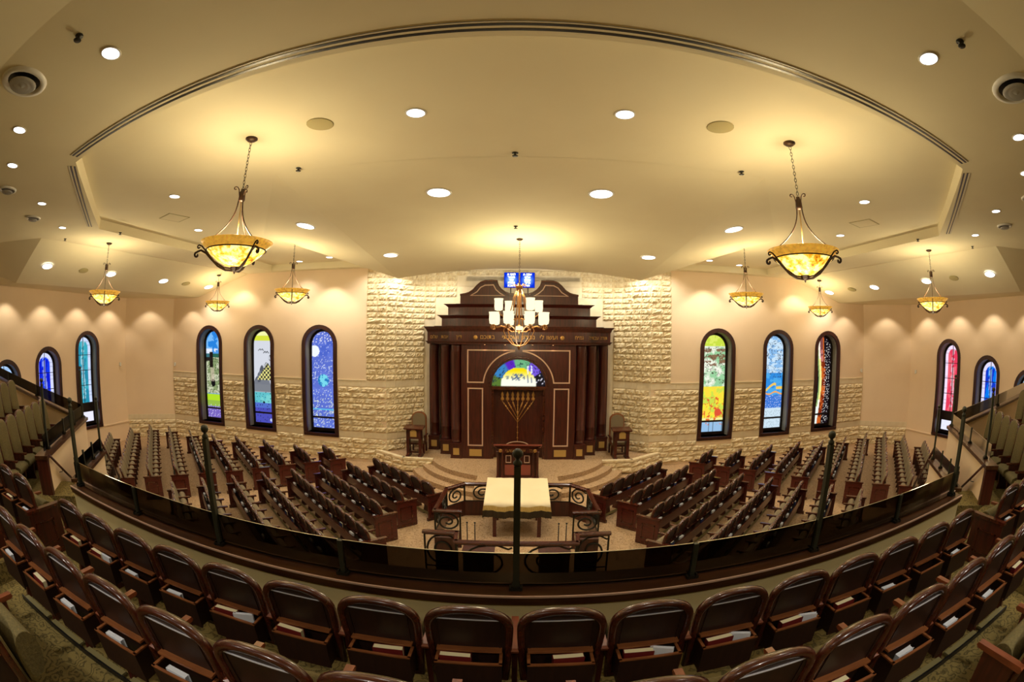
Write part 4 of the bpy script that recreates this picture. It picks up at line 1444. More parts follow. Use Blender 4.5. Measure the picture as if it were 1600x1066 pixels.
def rail_run(t, pts, zt=.95, iron=(.40, .90), solid=None, scroll_=True):
    """wood handrail with posts and scrollwork between consecutive plan points"""
    for (xa, ya), (xb, yb) in zip(pts, pts[1:]):
        L = math.hypot(xb-xa, yb-ya); ang = math.atan2(yb-ya, xb-xa)
        mt = Matrix.Translation((xa, ya, 0)) @ Matrix.Rotation(ang, 4, 'Z')
        mb = MB(); mb.prism([(-.05, -.03), (.05, -.03), (.055, .01), (.03, .04), (-.03, .04), (-.055, .01)], -.04, L+.04, lambda a, b, h: (h, a, b+zt-.02)); mb.xf(mt); mk('handrail', mb, 'mahog2', t)
        mb = MB()
        for x in (0, L):
            mb.box(x-.018, x+.018, -.018, .018, 0, zt-.03)
        z0, z1 = iron
        mb.box(0, L, -.012, .012, z1-.03, z1); mb.box(0, L, -.012, .012, z0, z0+.025)
        mb.xf(mt); mk('rail_frame', mb, 'iron', t)
        if scroll_ and L > .3:
            k = max(1, round(L/.85))
            for q in range(k):
                mb = MB()
                cx = (q+.5)*L/k; hh = (z1-z0)/2-.03; cz = (z0+z1)/2
                hw = min(L/k/2-.02, hh*1.25)
                for d in ((-1,) if q % 2 else (1,)):
                    sp = [(cx + d*hw*(1-.84*u**1.25)*math.cos(math.pi*.5+u*3.3*math.pi), 0, cz + hh*(1-.84*u**1.25)*math.sin(math.pi*.5+u*3.3*math.pi)) for u in [i/30 for i in range(31)]]
                    mb.tube(sp, .024, 5)
                    mb.tube([(cx + d*hw*(a), 0, cz+hh*b) for a, b in ((0, 1), (.5, 1.02), (.95, .8), (1.1, .9))], .020, 5)
                mb.xf(mt); mk('iron_scroll', mb, 'iron', t)
        if solid:
            mb = MB(); mb.box(0, L, -.02, .02, 0, solid); mb.xf(mt); mk('solid_panel', mb, 'mahog', t)


t = thing('bimah_railing', 'far horseshoe of wood topped iron scroll railing around the reading table', 'railing', (0, 0, 0))
rail_run(t, [(-1.28, 9.88), (-1.86, 9.88), (-1.83, 11.48), (-1.42, 12.0), (-.45, 12.08), (.45, 12.08), (1.42, 12.0), (1.83, 11.48), (1.86, 9.88), (1.28, 9.88)], .95, (.42, .90), .42)
t = thing('bimah_front_railing', 'near straight railing of iron scrolls closing the bimah towards the balcony', 'railing', (0, 0, 0))
rail_run(t, [(-1.86, 8.64), (-1.20, 8.64), (-1.16, 8.22), (0, 8.22), (1.16, 8.22), (1.20, 8.64), (1.86, 8.64)], .95, (.12, .90))
for s_ in (-1, 1):
    mb = MB(); mb.box(*sorted((s_*1.22, s_*1.66)), 8.66, 8.74, 0, .80); mk('end_cabinet', mb, 'mahog', t)
    tag(mk('side_bench', MB().box(*sorted((s_*.45, s_*1.05)), 8.35, 8.7, .0, .62).box(*sorted((s_*.43, s_*1.07)), 8.33, 8.72, .62, .66), 'mahog'), 'low dark cabinet inside the near bimah railing, %s half' % SIDE[s_], 'cabinet')
    tag(mk('microphone_stand', MB().tube([(s_*1.02, 8.95, 0), (s_*1.02, 8.95, 1.02)], .012, 6).lathe([(.09, 0), (.09, .02), (.01, .03)], 12, (s_*1.02, 8.95, 0)).ball((s_*1.02, 8.95, 1.05), .022, 8), 'black'), 'thin black stand just inside the near bimah railing, outer %s one' % SIDE[s_], 'stand')
    tag(mk('microphone_stand', MB().tube([(s_*.86, 8.95, 0), (s_*.86, 8.95, 1.02)], .012, 6).lathe([(.09, 0), (.09, .02), (.01, .03)], 12, (s_*.86, 8.95, 0)).ball((s_*.86, 8.95, 1.05), .022, 8), 'black'), 'thin black stand just inside the near bimah railing, inner %s one' % SIDE[s_], 'stand')

t = thing('reading_table', 'dark wood reading table with sloping top under the ivory cloth', 'table', (0, 10.6, 0))
zt = lambda y: .93 + (y)*.17      # y local
mb = MB(); mb.prism([(-.72, -.05), (.72, -.05), (.72, 1.28), (-.72, 1.28)], 0, .05, lambda a, b, h: (a, b, zt(b)-.06+h)); mk('table_top', mb, 'mahog', t)
mb = MB(); mb.box(-.66, .66, .0, 1.2, .72, .86); mk('apron', mb, 'mahog', t)
for sx in (-1, 1):
    for y in (.02, 1.15):
        mb = MB(); mb.box(sx*.54-.045, sx*.54+.045, y-.045, y+.045, 0, .80); mk('leg', mb, 'redwood', t)
tc_ = thing('tablecloth', 'ivory satin cloth with dark bullion fringe draped over the reading table', 'tablecloth', (0, 10.6, 0))
mb = MB()
N = 28
rows = []
for b in [1.30, .9, .5, .1, -.08]:
    rows.append([(-.79+1.58*i/N, b, zt(b) + .006 + .004*math.sin(i*1.3+b*5)) for i in range(N+1)])
for z in (.86, .80, .74):
    k = (.91-z)/.2
    rows.append([(-(.79+.03*k) + (1.58+.06*k)*i/N, -.10 - .03*k + .022*k*math.sin(i*1.9), z + .02*math.sin(i*.6)) for i in range(N+1)])
mb.loops(rows, [0]*5 + [1]*3, closed=False)
for s_ in (-1, 1):
    side = []
    for dz in (0, .12, .26, .36):
        side.append([(s_*(.79 + .02*math.sin(i*2.1)*dz*4 + dz*.08), 1.30-1.38*i/12, zt(1.30-1.38*i/12)+.006-dz - (.05 if i > 10 and dz > .2 else 0)) for i in range(13)])
    mb.loops(side if s_ < 0 else side[::-1], 1, closed=False)
mk('satin', mb, ['cloth', 'goldcloth'], tc_)
mb = MB()
rows = []
for z in (.745, .65, .57):
    k = (.91-z)/.2
    rows.append([(-(.81+.01*k) + (1.62+.02*k)*i/56, -.135 + .018*math.sin(i*.95) + (.008 if i % 2 else 0), z + .02*math.sin(i*.3) - (.012 if i % 2 and z < .62 else 0)) for i in range(57)])
mb.loops(rows, 0, closed=False)
mk('fringe', mb, 'fringe', tc_)

# ------------------------------------------------------------------ balcony structure
F1, F2, F3 = 2.06, 2.31, 2.50
yb = lambda x: 3.29 + .0092*x*x          # inner edge of the parapet cap
P0, P1 = Vector((-8.03, 4.14)), Vector((-10.85, 7.30))
DW = (P1-P0).normalized(); FW_ = Vector((-DW.y, DW.x))      # along the wing parapet / into the wing seats
bal = struct(bpy.data.objects.new('floor_balcony', None)); COL.objects.link(bal)
mb = MB()
xs = [-6.1+12.2*i/16 for i in range(17)]
front = [(x, yb(x)+.12) for x in xs]
for s_ in (-1, 1):
    pass
poly = front + [(8.03, 4.14), (10.85, 7.3), (18.2, 7.3), (18.2, -6.6), (-18.2, -6.6), (-18.2, 7.3), (-10.85, 7.3), (-8.03, 4.14)]
mb.prism(poly, F1-.30, F1)
mk('floor_slab', mb, 'carpet2', bal)
for z, y, nm in ((F2, 2.28, 'tier'), (F3, 1.20, 'tier'), (F3+.3, -.3, 'tier'), (F3+.6, -1.4, 'tier')):
    mb = MB(); mb.box(-4.95, 4.95, -6.4, y, F1-.05, z); mk(nm, mb, 'carpet2', bal)
    for s_ in (-1, 1):
        mb = MB(); mb.box(*sorted((s_*5.6, s_*9.2)), -6.4, y-.05, F1-.05, z-.002); mk(nm, mb, 'carpet2', bal)
for s_ in (-1, 1):
    for k, (d0, z) in enumerate(((1.35, F1+.39), (2.6, F1+.8))):
        q = []
        for t_, d in ((-.9, d0), (4.0, d0), (4.0, 6.0), (-.9, 6.0)):
            p = P0 + DW*t_ + FW_*d
            q.append((s_*max(p.x, -18.1)*-1*-1 if s_ > 0 else max(p.x, -18.1), min(p.y, 7.25)))
        if s_ > 0:
            q = [(-x, y) for x, y in [(max((P0 + DW*t_ + FW_*d).x, -18.1), min((P0 + DW*t_ + FW_*d).y, 7.25)) for t_, d in ((-.9, d0), (4.0, d0), (4.0, 6.0), (-.9, 6.0))]]
        mb = MB(); mb.prism(q, F1-.04, z); mk('tier', mb, 'carpet2', bal)
# parapet wall, cap
mb = MB()
L = [[(x, yb(x)+.05, F1-.3), (x, yb(x)+.05, 2.69), (x, yb(x)+.36, 2.69), (x, yb(x)+.36, F1-.3)] for x in xs]
mb.loops(L, 0, 0, 0, smooth=False)
struct(mk('wall_balcony', mb, 'parapet'))
mb = MB()
cap = lambda y0, y1, z0, z1: mb.loops([[(x, yb(x)+y0, z0), (x, yb(x)+y0, z1), (x, yb(x)+y1, z1), (x, yb(x)+y1, z0)] for x in xs], 0, 0, 0, smooth=False)
cap(0, .42, 2.69, 2.75); cap(.015, .40, 2.65, 2.69); cap(.17, .34, 2.75, 2.775)
tr = struct(mk('trim_1', mb, 'railwood'))
mb = MB()
mb.loops([[(x, yb(x)-.006, 2.735), (x, yb(x)-.006, 2.752), (x, yb(x)+.012, 2.752), (x, yb(x)+.012, 2.735)] for x in xs], 0, 0, 0, smooth=False)
mb.loops([[(x, yb(x)+.165, 2.765), (x, yb(x)+.165, 2.782), (x, yb(x)+.18, 2.782), (x, yb(x)+.18, 2.765)] for x in xs], 0, 0, 0, smooth=False)
mk('cap_bead', mb, 'inlay', tr)
# glass railing with posts
gr = thing('glass_railing', 'smoked glass railing with iron posts along the balcony front', 'railing', (0, 0, 0))


def post(t, x, y, z, h, tall, rz=0):
    mb = MB()
    s = .026 if tall else .022
    mb.box(-s, s, -s, s, 0, h)
    if tall:
        mb.lathe([(.026, h), (.034, h+.01), (.034, h+.03), (.018, h+.045), (.016, h+.06)], 12)
        mb.ball((0, 0, h+.095), .042, 12)
    o = mk('post', mb, 'postiron', t, (x, y, z), rz)
    mb = MB(); mb.box(-.055, .055, -.05, .05, 0, .03); mb.box(-.035, -.028, -.055, .055, .0, .05); mb.box(.028, .035, -.055, .055, 0, .05)
    mk('post_base', mb, 'iron', o)
    return o


px = [(-5.95, 1), (-4.35, 0), (-2.92, 1), (-1.50, 0), (0, 1), (1.53, 0), (2.94, 1), (4.38, 0), (5.92, 1)]
yg = lambda x: yb(x)+.14
for x, tall in px:
    post(gr, x, yg(x), 2.75, 1.10 if tall else .34, tall)
for (xa, _), (xb, _) in zip(px, px[1:]):
    n = 4
    mb = MB()
    lo_ = [(xa+.01 + (xb-xa-.02)*i/n) for i in range(n+1)]
    mb.loops([[(x, yg(x)+.006, 2.775), (x, yg(x)+.006, 3.09), (x, yg(x)+.018, 3.09), (x, yg(x)+.018, 2.775)] for x in lo_], 0, 0, 0, smooth=False)
    mk('glass_panel', mb, 'glass', gr)

# side wings: parapets, stairs, railings
for s_ in (-1, 1):
    sd = SIDE[s_]
    mir = lambda v: (v[0]*(-s_), v[1])
    wg = struct(bpy.data.objects.new('wall_wing_' + sd, None)); COL.objects.link(wg)

    def wall_run(pa, pb, z0, za, zb_, th=.16, name='wall_panel', m='wall', par=None):
        pa, pb = Vector(pa), Vector(pb)
        d = (pb-pa).normalized(); nn = Vector((-d.y, d.x))*th/2
        q = [mir(pa-nn), mir(pb-nn), mir(pb+nn), mir(pa+nn)]
        zz = [za, zb_, zb_, za]
        z0s = z0 if isinstance(z0, (list, tuple)) else (z0, z0)
        zl = [z0s[0], z0s[1], z0s[1], z0s[0]]
        mb = MB()
        mb.add([(x, y, z) for (x, y), z in zip(q, zl)] + [(x, y, z) for (x, y), z in zip(q, zz)],
               [(0, 3, 2, 1), (4, 5, 6, 7), (0, 1, 5, 4), (1, 2, 6, 5), (2, 3, 7, 6), (3, 0, 4, 7)])
        return mk(name, mb, m, par or wg)
    # seats-side parapet (diagonal), end pier, cap
    wall_run(P0+DW*.12, P1, 0, 2.70, 2.70)
    wall_run(P0-DW*.02, P1+DW*.05, 2.70, 2.77, 2.77, .30, 'wing_cap', 'railwood')
    wall_run(P0-DW*.0, P0+DW*.13, 2.0, 2.70, 2.70, .26, 'end_pier', 'mahog')
    # far parapet across to the side wall
    wall_run(P1, (-18.05, 7.25), (0, 0), 2.70, 3.38, .16)
    wall_run(P1, (-18.05, 7.25), (2.70, 3.38), 2.77, 3.45, .26, 'wing_cap', 'railwood')
    wr = thing('wing_glass_railing', '%s wing smoked glass railing with tall ball topped posts' % sd, 'railing', (0, 0, 0))
    g0 = P0+DW*.2
    wall_run(P0+DW*.25, P1, 2.79, 3.08, 3.08, .012, 'glass_panel', 'glass', wr)
    wall_run(P1, (-18.0, 7.25), (2.80, 3.48), 3.10, 3.78, .012, 'glass_panel', 'glass', wr)
    for t_, tall in ((.55, 1), (2.0, 0), (3.1, 0)):
        p = mir(P0+DW*t_); post(wr, p[0], p[1], 2.77, 1.15 if tall else .33, tall, math.atan2(DW.y, DW.x))
    for f_ in (0.0, .42, .78):
        p = P1 + (Vector((-18.05, 7.25))-P1)*f_
        q = mir(p); post(wr, q[0], q[1], 2.77+.68*f_, 1.15 if f_ == 0 else .33, f_ == 0)
    # stairs down along the diagonal wall
    st = struct(bpy.data.objects.new('floor_stairs_' + sd, None)); COL.objects.link(st)
    for k in range(12):
        a = P0 + DW*(.9+k*.28); z = F1 - .165*(k+1)
        q = [mir(a + FW_*-.10), mir(a - FW_*1.15), mir(a - FW_*1.15 + DW*.29), mir(a - FW_*.10 + DW*.29)]
        mb = MB(); mb.prism(q, max(0, z-.4), z); mk('step', mb, 'carpet2', st)
    a = P0-DW*.02
    q = [mir(a - FW_*.05), mir(a - FW_*1.9), mir(a - FW_*1.2 + DW*.92), mir(a - FW_*.05 + DW*.92)]
    mb = MB(); mb.prism(q, F1-.28, F1-.003); mk('landing', mb, 'carpet2', st)
    # outer stair wall with its own glass
    sa, sb = Vector((-8.05, 5.00)), Vector((-9.45, 6.85))
    wall_run(sa, sb, 0, 2.12, 2.12, .14)
    wall_run(sa-DW*.05, sb+DW*.05, 2.12, 2.19, 2.19, .26, 'wing_cap', 'railwood')
    sr_ = thing('stair_railing', '%s stair railing of smoked glass, short posts and sloping balusters' % sd, 'railing', (0, 0, 0))
    wall_run(sa, sb, 2.21, 2.50, 2.50, .012, 'glass_panel', 'glass', sr_)
    sd_ = (sb-sa).normalized()
    for t_ in (.1, .75, 1.5):
        p = mir(sa+sd_*t_); post(sr_, p[0], p[1], 2.19, .38, 0, math.atan2(sd_.y, sd_.x))
    p = mir(sb); post(sr_, p[0], p[1], 2.19, 1.12, 1, math.atan2(sd_.y, sd_.x))
    e = sb + sd_*1.55
    mb = MB(); A3 = Vector((*mir(sb), 2.45)); B3 = Vector((*mir(e), 1.15))
    mb.tube([A3, B3], .035, 6); mk('sloped_handrail', mb, 'mahog', sr_)
    mb = MB(); mb.tube([A3-Vector((0, 0, .75)), B3-Vector((0, 0, .75))], .02, 5)
    for k in range(1, 9):
        c_ = A3 + (B3-A3)*k/9; mb.tube([c_, c_-Vector((0, 0, .75))], .009, 4)
    mk('balusters', mb, 'iron', sr_)
    p = mir(e); post(sr_, p[0], p[1], 0.15, 1.05, 0)
    wall_run(sb, e, 0, 1.70, .45, .12)
    # wall handrail on brackets
    hr = thing('wall_handrail', '%s dark sloping handrail on brackets along the white stair wall' % sd, 'handrail', (0, 0, 0))
    a3 = Vector((*mir(P0 + DW*.15 - FW_*.16), 2.74)); b3 = Vector((*mir(P0 + DW*2.6 - FW_*.16), 1.35))
    mb = MB(); mb.tube([a3, b3], .026, 6); mk('rail', mb, 'mahog', hr)
    for f_ in (.30, .8):
        c_ = a3 + (b3-a3)*f_; w3 = Vector((*mir(P0 + DW*(.15+2.45*f_) - FW_*.08), c_.z-.08))
        mb = MB(); mb.tube([c_, c_-Vector((0, 0, .07)), w3], .008, 5); mk('bracket', mb, 'iron', hr)
    # small wall fixtures
    for (x, y, z, nn_, wh) in ((-15.95, 17.0, 3.55, 0, 'near the front wall corner'), (-18.1, 14.9, 3.55, 90, 'on the side wall before the corner')):
        mb = MB(); mb.box(-.05, .05, -.05, 0, -.07, .07); mb.lathe([(.03, .0), (.04, -.03), (.001, -.05)], 8, (0, -.05, -.06))
        tag(mk('alarm_strobe', mb, 'white', None, (x*(-s_), y, z), R(-nn_*s_)), 'small white %s alarm fixture high %s' % (sd, wh), 'alarm')

# ------------------------------------------------------------------ seats


def back_outline(w, z0, z1, n=18):
    """arched seat-back outline, x/z"""
    hw = w/2
    zs_ = z1-.19
    pts = [(-hw*.90, z0), (-hw*.97, z0+(zs_-z0)*.5), (-hw, zs_)]
    for i in range(1, n):
        a = math.pi*i/n
        cx, cz = -math.cos(a), math.sin(a)
        pts.append((hw*math.copysign(abs(cx)**.85, cx), zs_ + .19*abs(cz)**.85))
    pts += [(hw, zs_), (hw*.97, z0+(zs_-z0)*.5), (hw*.90, z0)]
    return pts


TL = math.tan(R(9))


def make_back(w, z0=.28, z1=1.05, tl=None):
    TL = tl or math.tan(R(9))
    base = back_outline(w, z0, z1)
    zc = (z0+z1)/2

    def lay(ins, y):
        sx = (w/2-ins)/(w/2); sz = ((z1-z0)/2-ins)/((z1-z0)/2)
        return [(x*sx, y + (z1 - (zc+(z-zc)*sz))*TL, zc+(z-zc)*sz) for x, z in base]
    mb = MB()
    spec = [(.052, -.010), (.048, -.030), (.022, -.040), (.006, -.030), (0, -.012), (0, .014), (.010, .024), (.016, .028), (.024, .042), (.06, .056), (.12, .060)]
    mb.loops([lay(i, y) for i, y in spec], [0, 0, 0, 0, 0, 0, 0, 1, 1, 1], None, None)
    o = len(mb.v); n = len(base)
    a = lay(.052, -.010); mb.add(a, [tuple(range(n))], 2)
    yy = lambda z: (z1-z)*TL
    for x0, x1, za, zb_ in ((-w*.355, -w*.345, z1-.39, z1-.115), (w*.345, w*.355, z1-.39, z1-.115)):
        mb.add([(x0, yy(za)-.018, za), (x1, yy(za)-.018, za), (x1, yy(zb_)-.018, zb_), (x0, yy(zb_)-.018, zb_), (x0, yy(za), za), (x1, yy(za), za), (x1, yy(zb_), zb_), (x0, yy(zb_), zb_)], [(0, 1, 2, 3), (0, 4, 5, 1), (1, 5, 6, 2), (2, 6, 7, 3), (3, 7, 4, 0)], 2)
    a = lay(.12, .060); mb.add(a, [tuple(range(n))[::-1]], 1)
    return mb


def make_box(w):
    """open-topped book box on the seat back"""
    mb = MB()
    y = lambda z: (1.05-z)*TL
    hw = w*.36
    zt_, zb_ = .60, .43
    yb0, yo = y(zt_)-.04, y(zt_)-.165
    t = .016
    # outer front board, sides, bottom
    mb.box(-hw, hw, yo, yo+t, zb_-.07, zt_, 1); mb.box(-hw, -hw+t, yo+t, yb0+.03, zb_-.05, zt_, 1); mb.box(hw-t, hw, yo+t, yb0+.03, zb_-.05, zt_, 1)
    mb.box(-hw+t, hw-t, yo+t, yb0+.03, zb_, zb_+.01, 2)
    # lighter rims
    mb.box(-hw-.004, hw+.004, yo-.004, yo+t+.002, zt_, zt_+.012, 0); mb.box(-hw-.004, -hw+t+.002, yo, yb0+.02, zt_, zt_+.012, 0); mb.box(hw-t-.002, hw+.004, yo, yb0+.02, zt_, zt_+.012, 0)
    # ledge strip above the opening
    mb.box(-hw, hw, y(.66)-.062, y(.66)-.01, .645, .66, 0)
    return mb


def make_seat(w, wing=False):
    mb = MB()
    hw = w*.40
    prof = [(.17, .36), (.165, .50), (.172, .58), (.19, .63), (.22, .66), (.26, .675), (.30, .675), (.335, .66), (.362, .63), (.378, .59), (.385, .54), (.375, .48), (.35, .42), (.31, .37)] if not wing else [(.08, .38), (.08, .47), (.14, .50), (.42, .52), (.50, .49), (.52, .43), (.49, .38), (.3, .36)]
    mb.loops([[(x, y*1.0, z) for y, z in prof] for x in (-hw, -hw+.01, hw-.01, hw)], 0, 0, 0)
    return mb


def make_arm(z=.68):
    mb = MB()
    mb.prism([(.04, z-.035), (.48, z-.035), (.50, z-.02), (.49, z), (.05, z+.005), (.03, z-.01)], -.027, .027, lambda a, b, h: (h, a, b), 0)
    mb.prism([(.08, 0), (.40, 0), (.37, .12), (.42, z-.035), (.10, z-.035), (.12, .2)], -.02, .02, lambda a, b, h: (h, a, b), 1)
    return mb


def make_end(z=.73):
    mb = MB()
    mb.box(-.025, .025, -.14, .44, 0, z-.04, 0); mb.box(-.045, .045, -.17, .47, z-.04, z, 1); mb.box(-.035, .035, -.18, .41, 0, .08, 1)
    for s in (-1, 1):
        x0, x1 = sorted((s*.025, s*.036))
        for a in ((-.06, .30, z-.20, z-.175), (-.06, .30, .17, .195), (-.06, -.035, .17, z-.175), (.275, .30, .17, z-.175)):
            mb.box(x0, x1, *a, 1)
    return mb


def make_rack(L):
    mb = MB()
    y = lambda z: (1.05-z)*math.tan(R(15))
    zt_, zb_ = .60, .44
    yb0, yo = y(zt_)-.03, y(zt_)-.175
    mb.box(.03, L-.03, yo, yo+.016, zb_-.06, zt_, 1); mb.box(.03, L-.03, yo+.016, yb0+.03, zb_, zb_+.01, 2)
    mb.box(.03, L-.03, yo-.004, yo+.02, zt_, zt_+.012, 0); mb.box(.03, L-.03, y(.66)-.05, y(.66)-.0, .645, .66, 0)
    return mb


def kit(w, armz, endz, fab, z1=1.05):
    return dict(back=make_back(w-.022, .28 if z1 < 1.2 else .42, z1, math.tan(R(15)) if fab == 'fabric_taupe' else None).mesh('backrest', ['mahog2', fab, 'panelwood']),
                box=make_box(w).mesh('book_box', ['lightwood', 'panelwood', 'black']),
                seat=make_seat(w, z1 > 1.2).mesh('seat', fab),
                arm=make_arm(armz).mesh('armrest', ['armwood' if armz < .68 and z1 < 1.2 else 'mahog2', 'mahog']),
                end=make_end(endz).mesh('end_panel', ['redwood' if endz > .7 else 'mahog', 'mahog2']),
                rail=MB().box(-w/2+.05, w/2-.05, .02, .085, .03, .05, 0).box(-w/2, w/2, .0, .02, .0, .055, 1).mesh('kick_rail', ['beige', 'black']),
                strip=MB().box(-w*.34, w*.34, (1.05-.94)*TL-.020, (1.05-.94)*TL-.008, .937, .942).mesh('trim_strip', 'steel'))


KB = kit(.615, .65, .66, 'fabric')
KF = kit(.57, .69, .73, 'fabric_taupe')
KW = kit(.615, .65, .66, 'fabric', 1.30)
BKM = {}


def book_meshes(kind):
    if kind in BKM:
        return BKM[kind]
    cov, L, th, wd = {'red': ('cover_red', .215, .055, .10), 'blue': ('cover_blue', .15, .03, .10), 'small': ('paper', .17, .045, .07), 'pale': ('paper', .17, .03, .11)}[kind]
    c = MB(); c.box(-L/2, L/2, -th/2, -th/2+.004, 0, wd); c.box(-L/2, L/2, th/2-.004, th/2, 0, wd); c.box(-L/2, -L/2+.004, -th/2, th/2, 0, wd)
    p = MB(); p.box(-L/2+.004, L/2-.006, -th/2+.004, th/2-.004, .004, wd-.003)
    BKM[kind] = (c.mesh('cover', cov), p.mesh('pages', 'pages' if kind in ('red', 'blue') else 'paper'))
    return BKM[kind]


def book(mat_w, x, kind, label, group, tilt=0, zoff=.0, yoff=0):
    """book standing in the box of a seat whose frame is mat_w"""
    cm, pm = book_meshes(kind)
    e = bpy.data.objects.new('prayer_book' if kind != 'pale' else 'folded_paper', None); COL.objects.link(e)
    yb_ = (1.05-.60)*TL - .105
    e.matrix_world = mat_w @ Matrix.Translation((x, yb_+yoff, .535+zoff)) @ Matrix.Rotation(tilt, 4, 'Z')
    tag(e, label, 'book' if kind != 'pale' else 'paper', group)
    ob('cover', cm, e); ob('pages', pm, e)
    return e


def balcony_seat(x, y, z, rz, label, group, left_arm=True, right_arm=False, name='theater_seat', KB=KB):
    t = thing(name, label, 'seat', (x, y, z), rz, group)
    for k, nm in (('back', 'backrest'), ('strip', 'trim_strip'), ('box', 'book_box'), ('seat', 'seat_cushion'), ('rail', 'kick_rail')):
        ob(nm, KB[k], t)
    if left_arm:
        ob('armrest', KB['arm'], t, (-.3075, 0, 0))
    if right_arm:
        ob('armrest', KB['arm'], t, (.3075, 0, 0))
    return t


PB = .615
ROWN = {1: 'front', 2: 'second', 3: 'third'}
for row, (y, z, n, off, first) in {1: (2.56, F1, 8, .5, 0), 2: (1.49, F2, 8, 0, 0), 3: (.46, F3, 4, .5, 3.78)}.items():
    for s_ in (-1, 1):
        sd = SIDE[s_]
        for k in range(n):
            if row == 3:
                x = s_*(2.63 + .3075 + k*PB)
            elif row == 2:
                if k == 0 and s_ > 0:
                    continue
                x = s_*k*PB
            else:
                x = s_*(k+.5)*PB
            yy = y + .0035*x*x
            wh = ('%s of the centre post' % sd)
            lab = '%s row balcony seat with arched wood back, %s %s' % (ROWN[row], ORD[k], wh) if not (row == 2 and k == 0) else 'second row balcony seat with arched wood back, on the centre line'
            if row == 3:
                lab = 'third row balcony seat with olive cushion, %s from the aisle gap on the %s' % (ORD[k], sd)
            last = k == n-1
            rz = s_*R(1.2)*abs(x)/4
            balcony_seat(x, yy, z, rz, lab, 'balcony seats, %s row' % ROWN[row], True, s_ > 0 and last or (row == 3 and k == n-1))
            mw = Matrix.Translation((x, yy, z)) @ Matrix.Rotation(rz, 4, 'Z')
            if row < 3 and not (row == 1 and k == 6 and s_ > 0):
                g = 'prayer books in the balcony seat boxes'
                lb = '%s boxed behind %s row balcony seat, %s' % ('%s', ROWN[row], ('%s %s of centre' % (ORD[k], sd)) if not (row == 2 and k == 0) else 'at the centre')
                kd = 'red' if (k < 4 and row == 1 or rnd.random() < .45) else 'small'
                xo = {-1: -.09, 1: .05}[s_] if k == 0 and row == 1 else rnd.choice((-.09, -.05, .06, -.08))
                book(mw, xo, kd, lb % ('red book' if kd == 'red' else 'small pale book'), g, rnd.uniform(-.08, .08), .01 if kd == 'red' else 0)
                if (row, k) in ((1, 3),) or rnd.random() < .18:
                    book(mw, xo + (.17 if xo < 0 else -.18), 'pale', lb % 'pale folded paper', 'papers in the seat boxes', rnd.uniform(-.4, .4))
        # sections beyond the aisles
        if row < 3:
            n2 = 3 if row == 1 else 4
            for k in range(n2):
                x = s_*(5.78 + .3075 + k*PB); yy = y + (.10 if row == 1 else .05)
                balcony_seat(x, yy, z, 0, '%s row balcony seat beyond the %s aisle, %s from the aisle' % (ROWN[row], sd, ORD[k]), 'balcony seats beyond the aisles', s_ > 0 or k == n2-1, s_ < 0 and k > 0 or (s_ > 0 and k == n2-1))
                if k < 3:
                    mw = Matrix.Translation((x, yy, z))
                    book(mw, .03, 'red' if k == 1 else 'small', 'book in the box behind %s row balcony seat beyond the %s aisle, %s one' % (ROWN[row], sd, ORD[k]), 'prayer books in the balcony seat boxes')
            e = ob('seat_end_panel', KB['end'], None, (s_*5.76, y+(.10 if row == 1 else .05), z))
            tag(e, 'red brown wood end panel closing the %s balcony row at the %s aisle' % (ROWN[row], sd), 'panel')
# wing seats facing the room's centre
for s_ in (-1, 1):
    sd = SIDE[s_]
    for rw, dist, z, n, t0, nm in ((0, 1.02, F1, 7, -.50, 'front'), (1, 2.15, F1+.39, 7, -.20, 'rear')):
        for k in range(n):
            p = P0 + DW*(t0 + k*PB) + FW_*dist
            f = -FW_
            rz = math.atan2(f.y, f.x) - math.pi/2
            x = p.x
            if s_ > 0:
                x, rz = -p.x, -rz
            balcony_seat(x, p.y, z, rz, 'tall olive seat in the %s row of the %s balcony wing, %s from the aisle' % (nm, sd, ORD[k]), 'wing seats facing the centre', True, k == (n-1 if s_ < 0 else 0), 'theater_seat', KW)

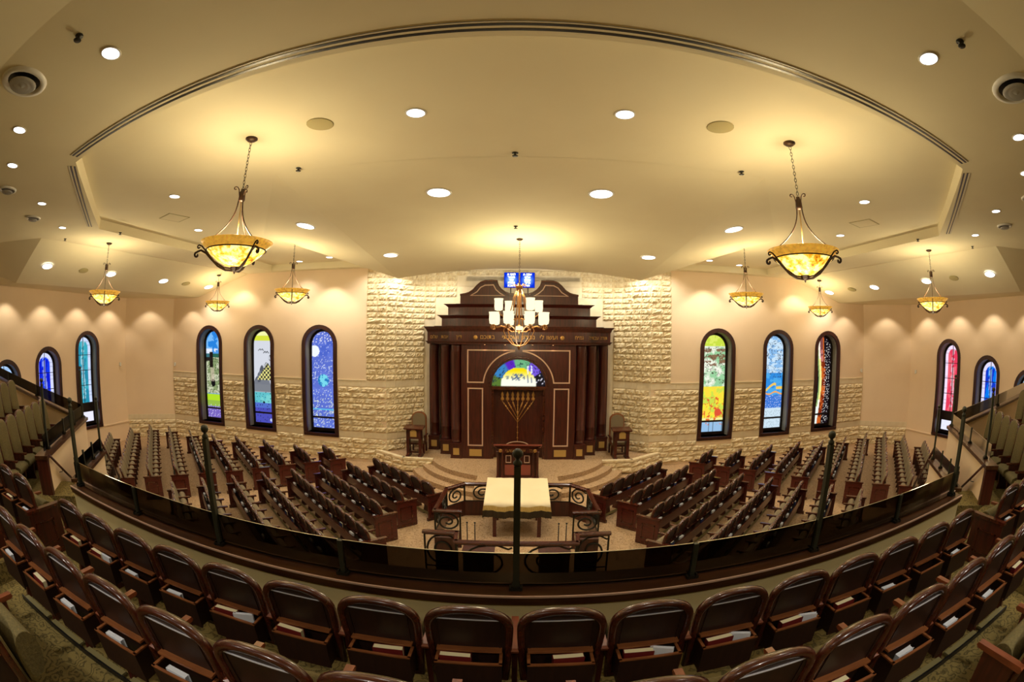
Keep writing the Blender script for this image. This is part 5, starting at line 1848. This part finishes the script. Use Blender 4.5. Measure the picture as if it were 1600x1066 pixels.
# ------------------------------------------------------------------ pews on the main floor
PF = .57
U = Vector((1, 1))/math.sqrt(2); Wd = Vector((-1, 1))/math.sqrt(2)
pews = []
for i, (a, bf, n) in enumerate([(6.58, 13.15, 6), (5.63, 13.15, 6), (4.69, 13.15, 7), (3.75, 13.13, 9), (2.80, 13.13, 11), (1.86, 13.10, 12), (.92, 13.08, 11), (-.02, 12.95, 8)]):
    pews.append(('R', i, a, bf, n))
for i, (a, bf, n) in enumerate([(5.76, 15.62, 2), (4.82, 16.2, 3), (3.90, 17.35, 5), (2.96, 18.47, 7), (2.02, 18.95, 8), (1.10, 20.1, 10), (.16, 21.25, 12), (-.78, 21.8, 13), (-1.72, 21.2, 12), (-2.66, 20.1, 9)]):
    pews.append(('S', i, a, bf, n))
for s_ in (-1, 1):
    sd = SIDE[s_]
    for blk, i, a, bf, n in pews:
        bn = bf - n*PF
        # left block: local x runs from far end to near end; right block mirrored
        if s_ < 0:
            o = U*a + Wd*bf; rz = R(-45); loc = (o.x, o.y)
        else:
            o = U*a + Wd*bn; rz = R(45); loc = (-o.x, o.y)
        if blk == 'R':
            lab = '%s pew from the steps in the %s inner block, %d arched seats' % (ORD[i], sd, n)
            grp = 'pews of the inner blocks'
        else:
            lab = '%s pew from the ark in the %s outer block beside the wall' % (ORD[i], sd)
            grp = 'pews of the outer blocks'
        t = thing('pew', lab, 'pew', (loc[0], loc[1], 0), rz, grp)
        for k in range(n):
            xk = (k+.5)*PF
            ob('backrest', KF['back'], t, (xk, 0, 0)); ob('seat', KF['seat'], t, (xk, 0, 0))
            if k:
                ob('armrest', KF['arm'], t, (k*PF, 0, 0))
            mw = Matrix.Translation((loc[0], loc[1], 0)) @ Matrix.Rotation(rz, 4, 'Z') @ Matrix.Translation((xk, 0, 0))
            # rank of this seat from the centre-aisle end
            rk = (n-1-k) if s_ < 0 else k
            if (blk == 'R' or i < 6) and rnd.random() < (.85 if blk == 'R' else .6):
                book(mw, rnd.uniform(-.10, .10), rnd.choice(('small', 'small', 'small', 'blue')), 'small book behind the %s seat of the %s %s %s pew' % (ORD[rk], ORD[i], sd, 'inner' if blk == 'R' else 'outer'), 'prayer books in the pew boxes', 0, .03, .045)
        ob('end_panel', KF['end'], t, (0, 0, 0)); ob('end_panel', KF['end'], t, (n*PF, 0, 0))
        mb = MB(); mb.box(.03, n*PF-.03, .05, .065, .05, .12); mk('kick_rail', mb, 'beige', t)
        mk('book_rack', make_rack(n*PF), ['mahog2', 'mahog', 'black'], t)
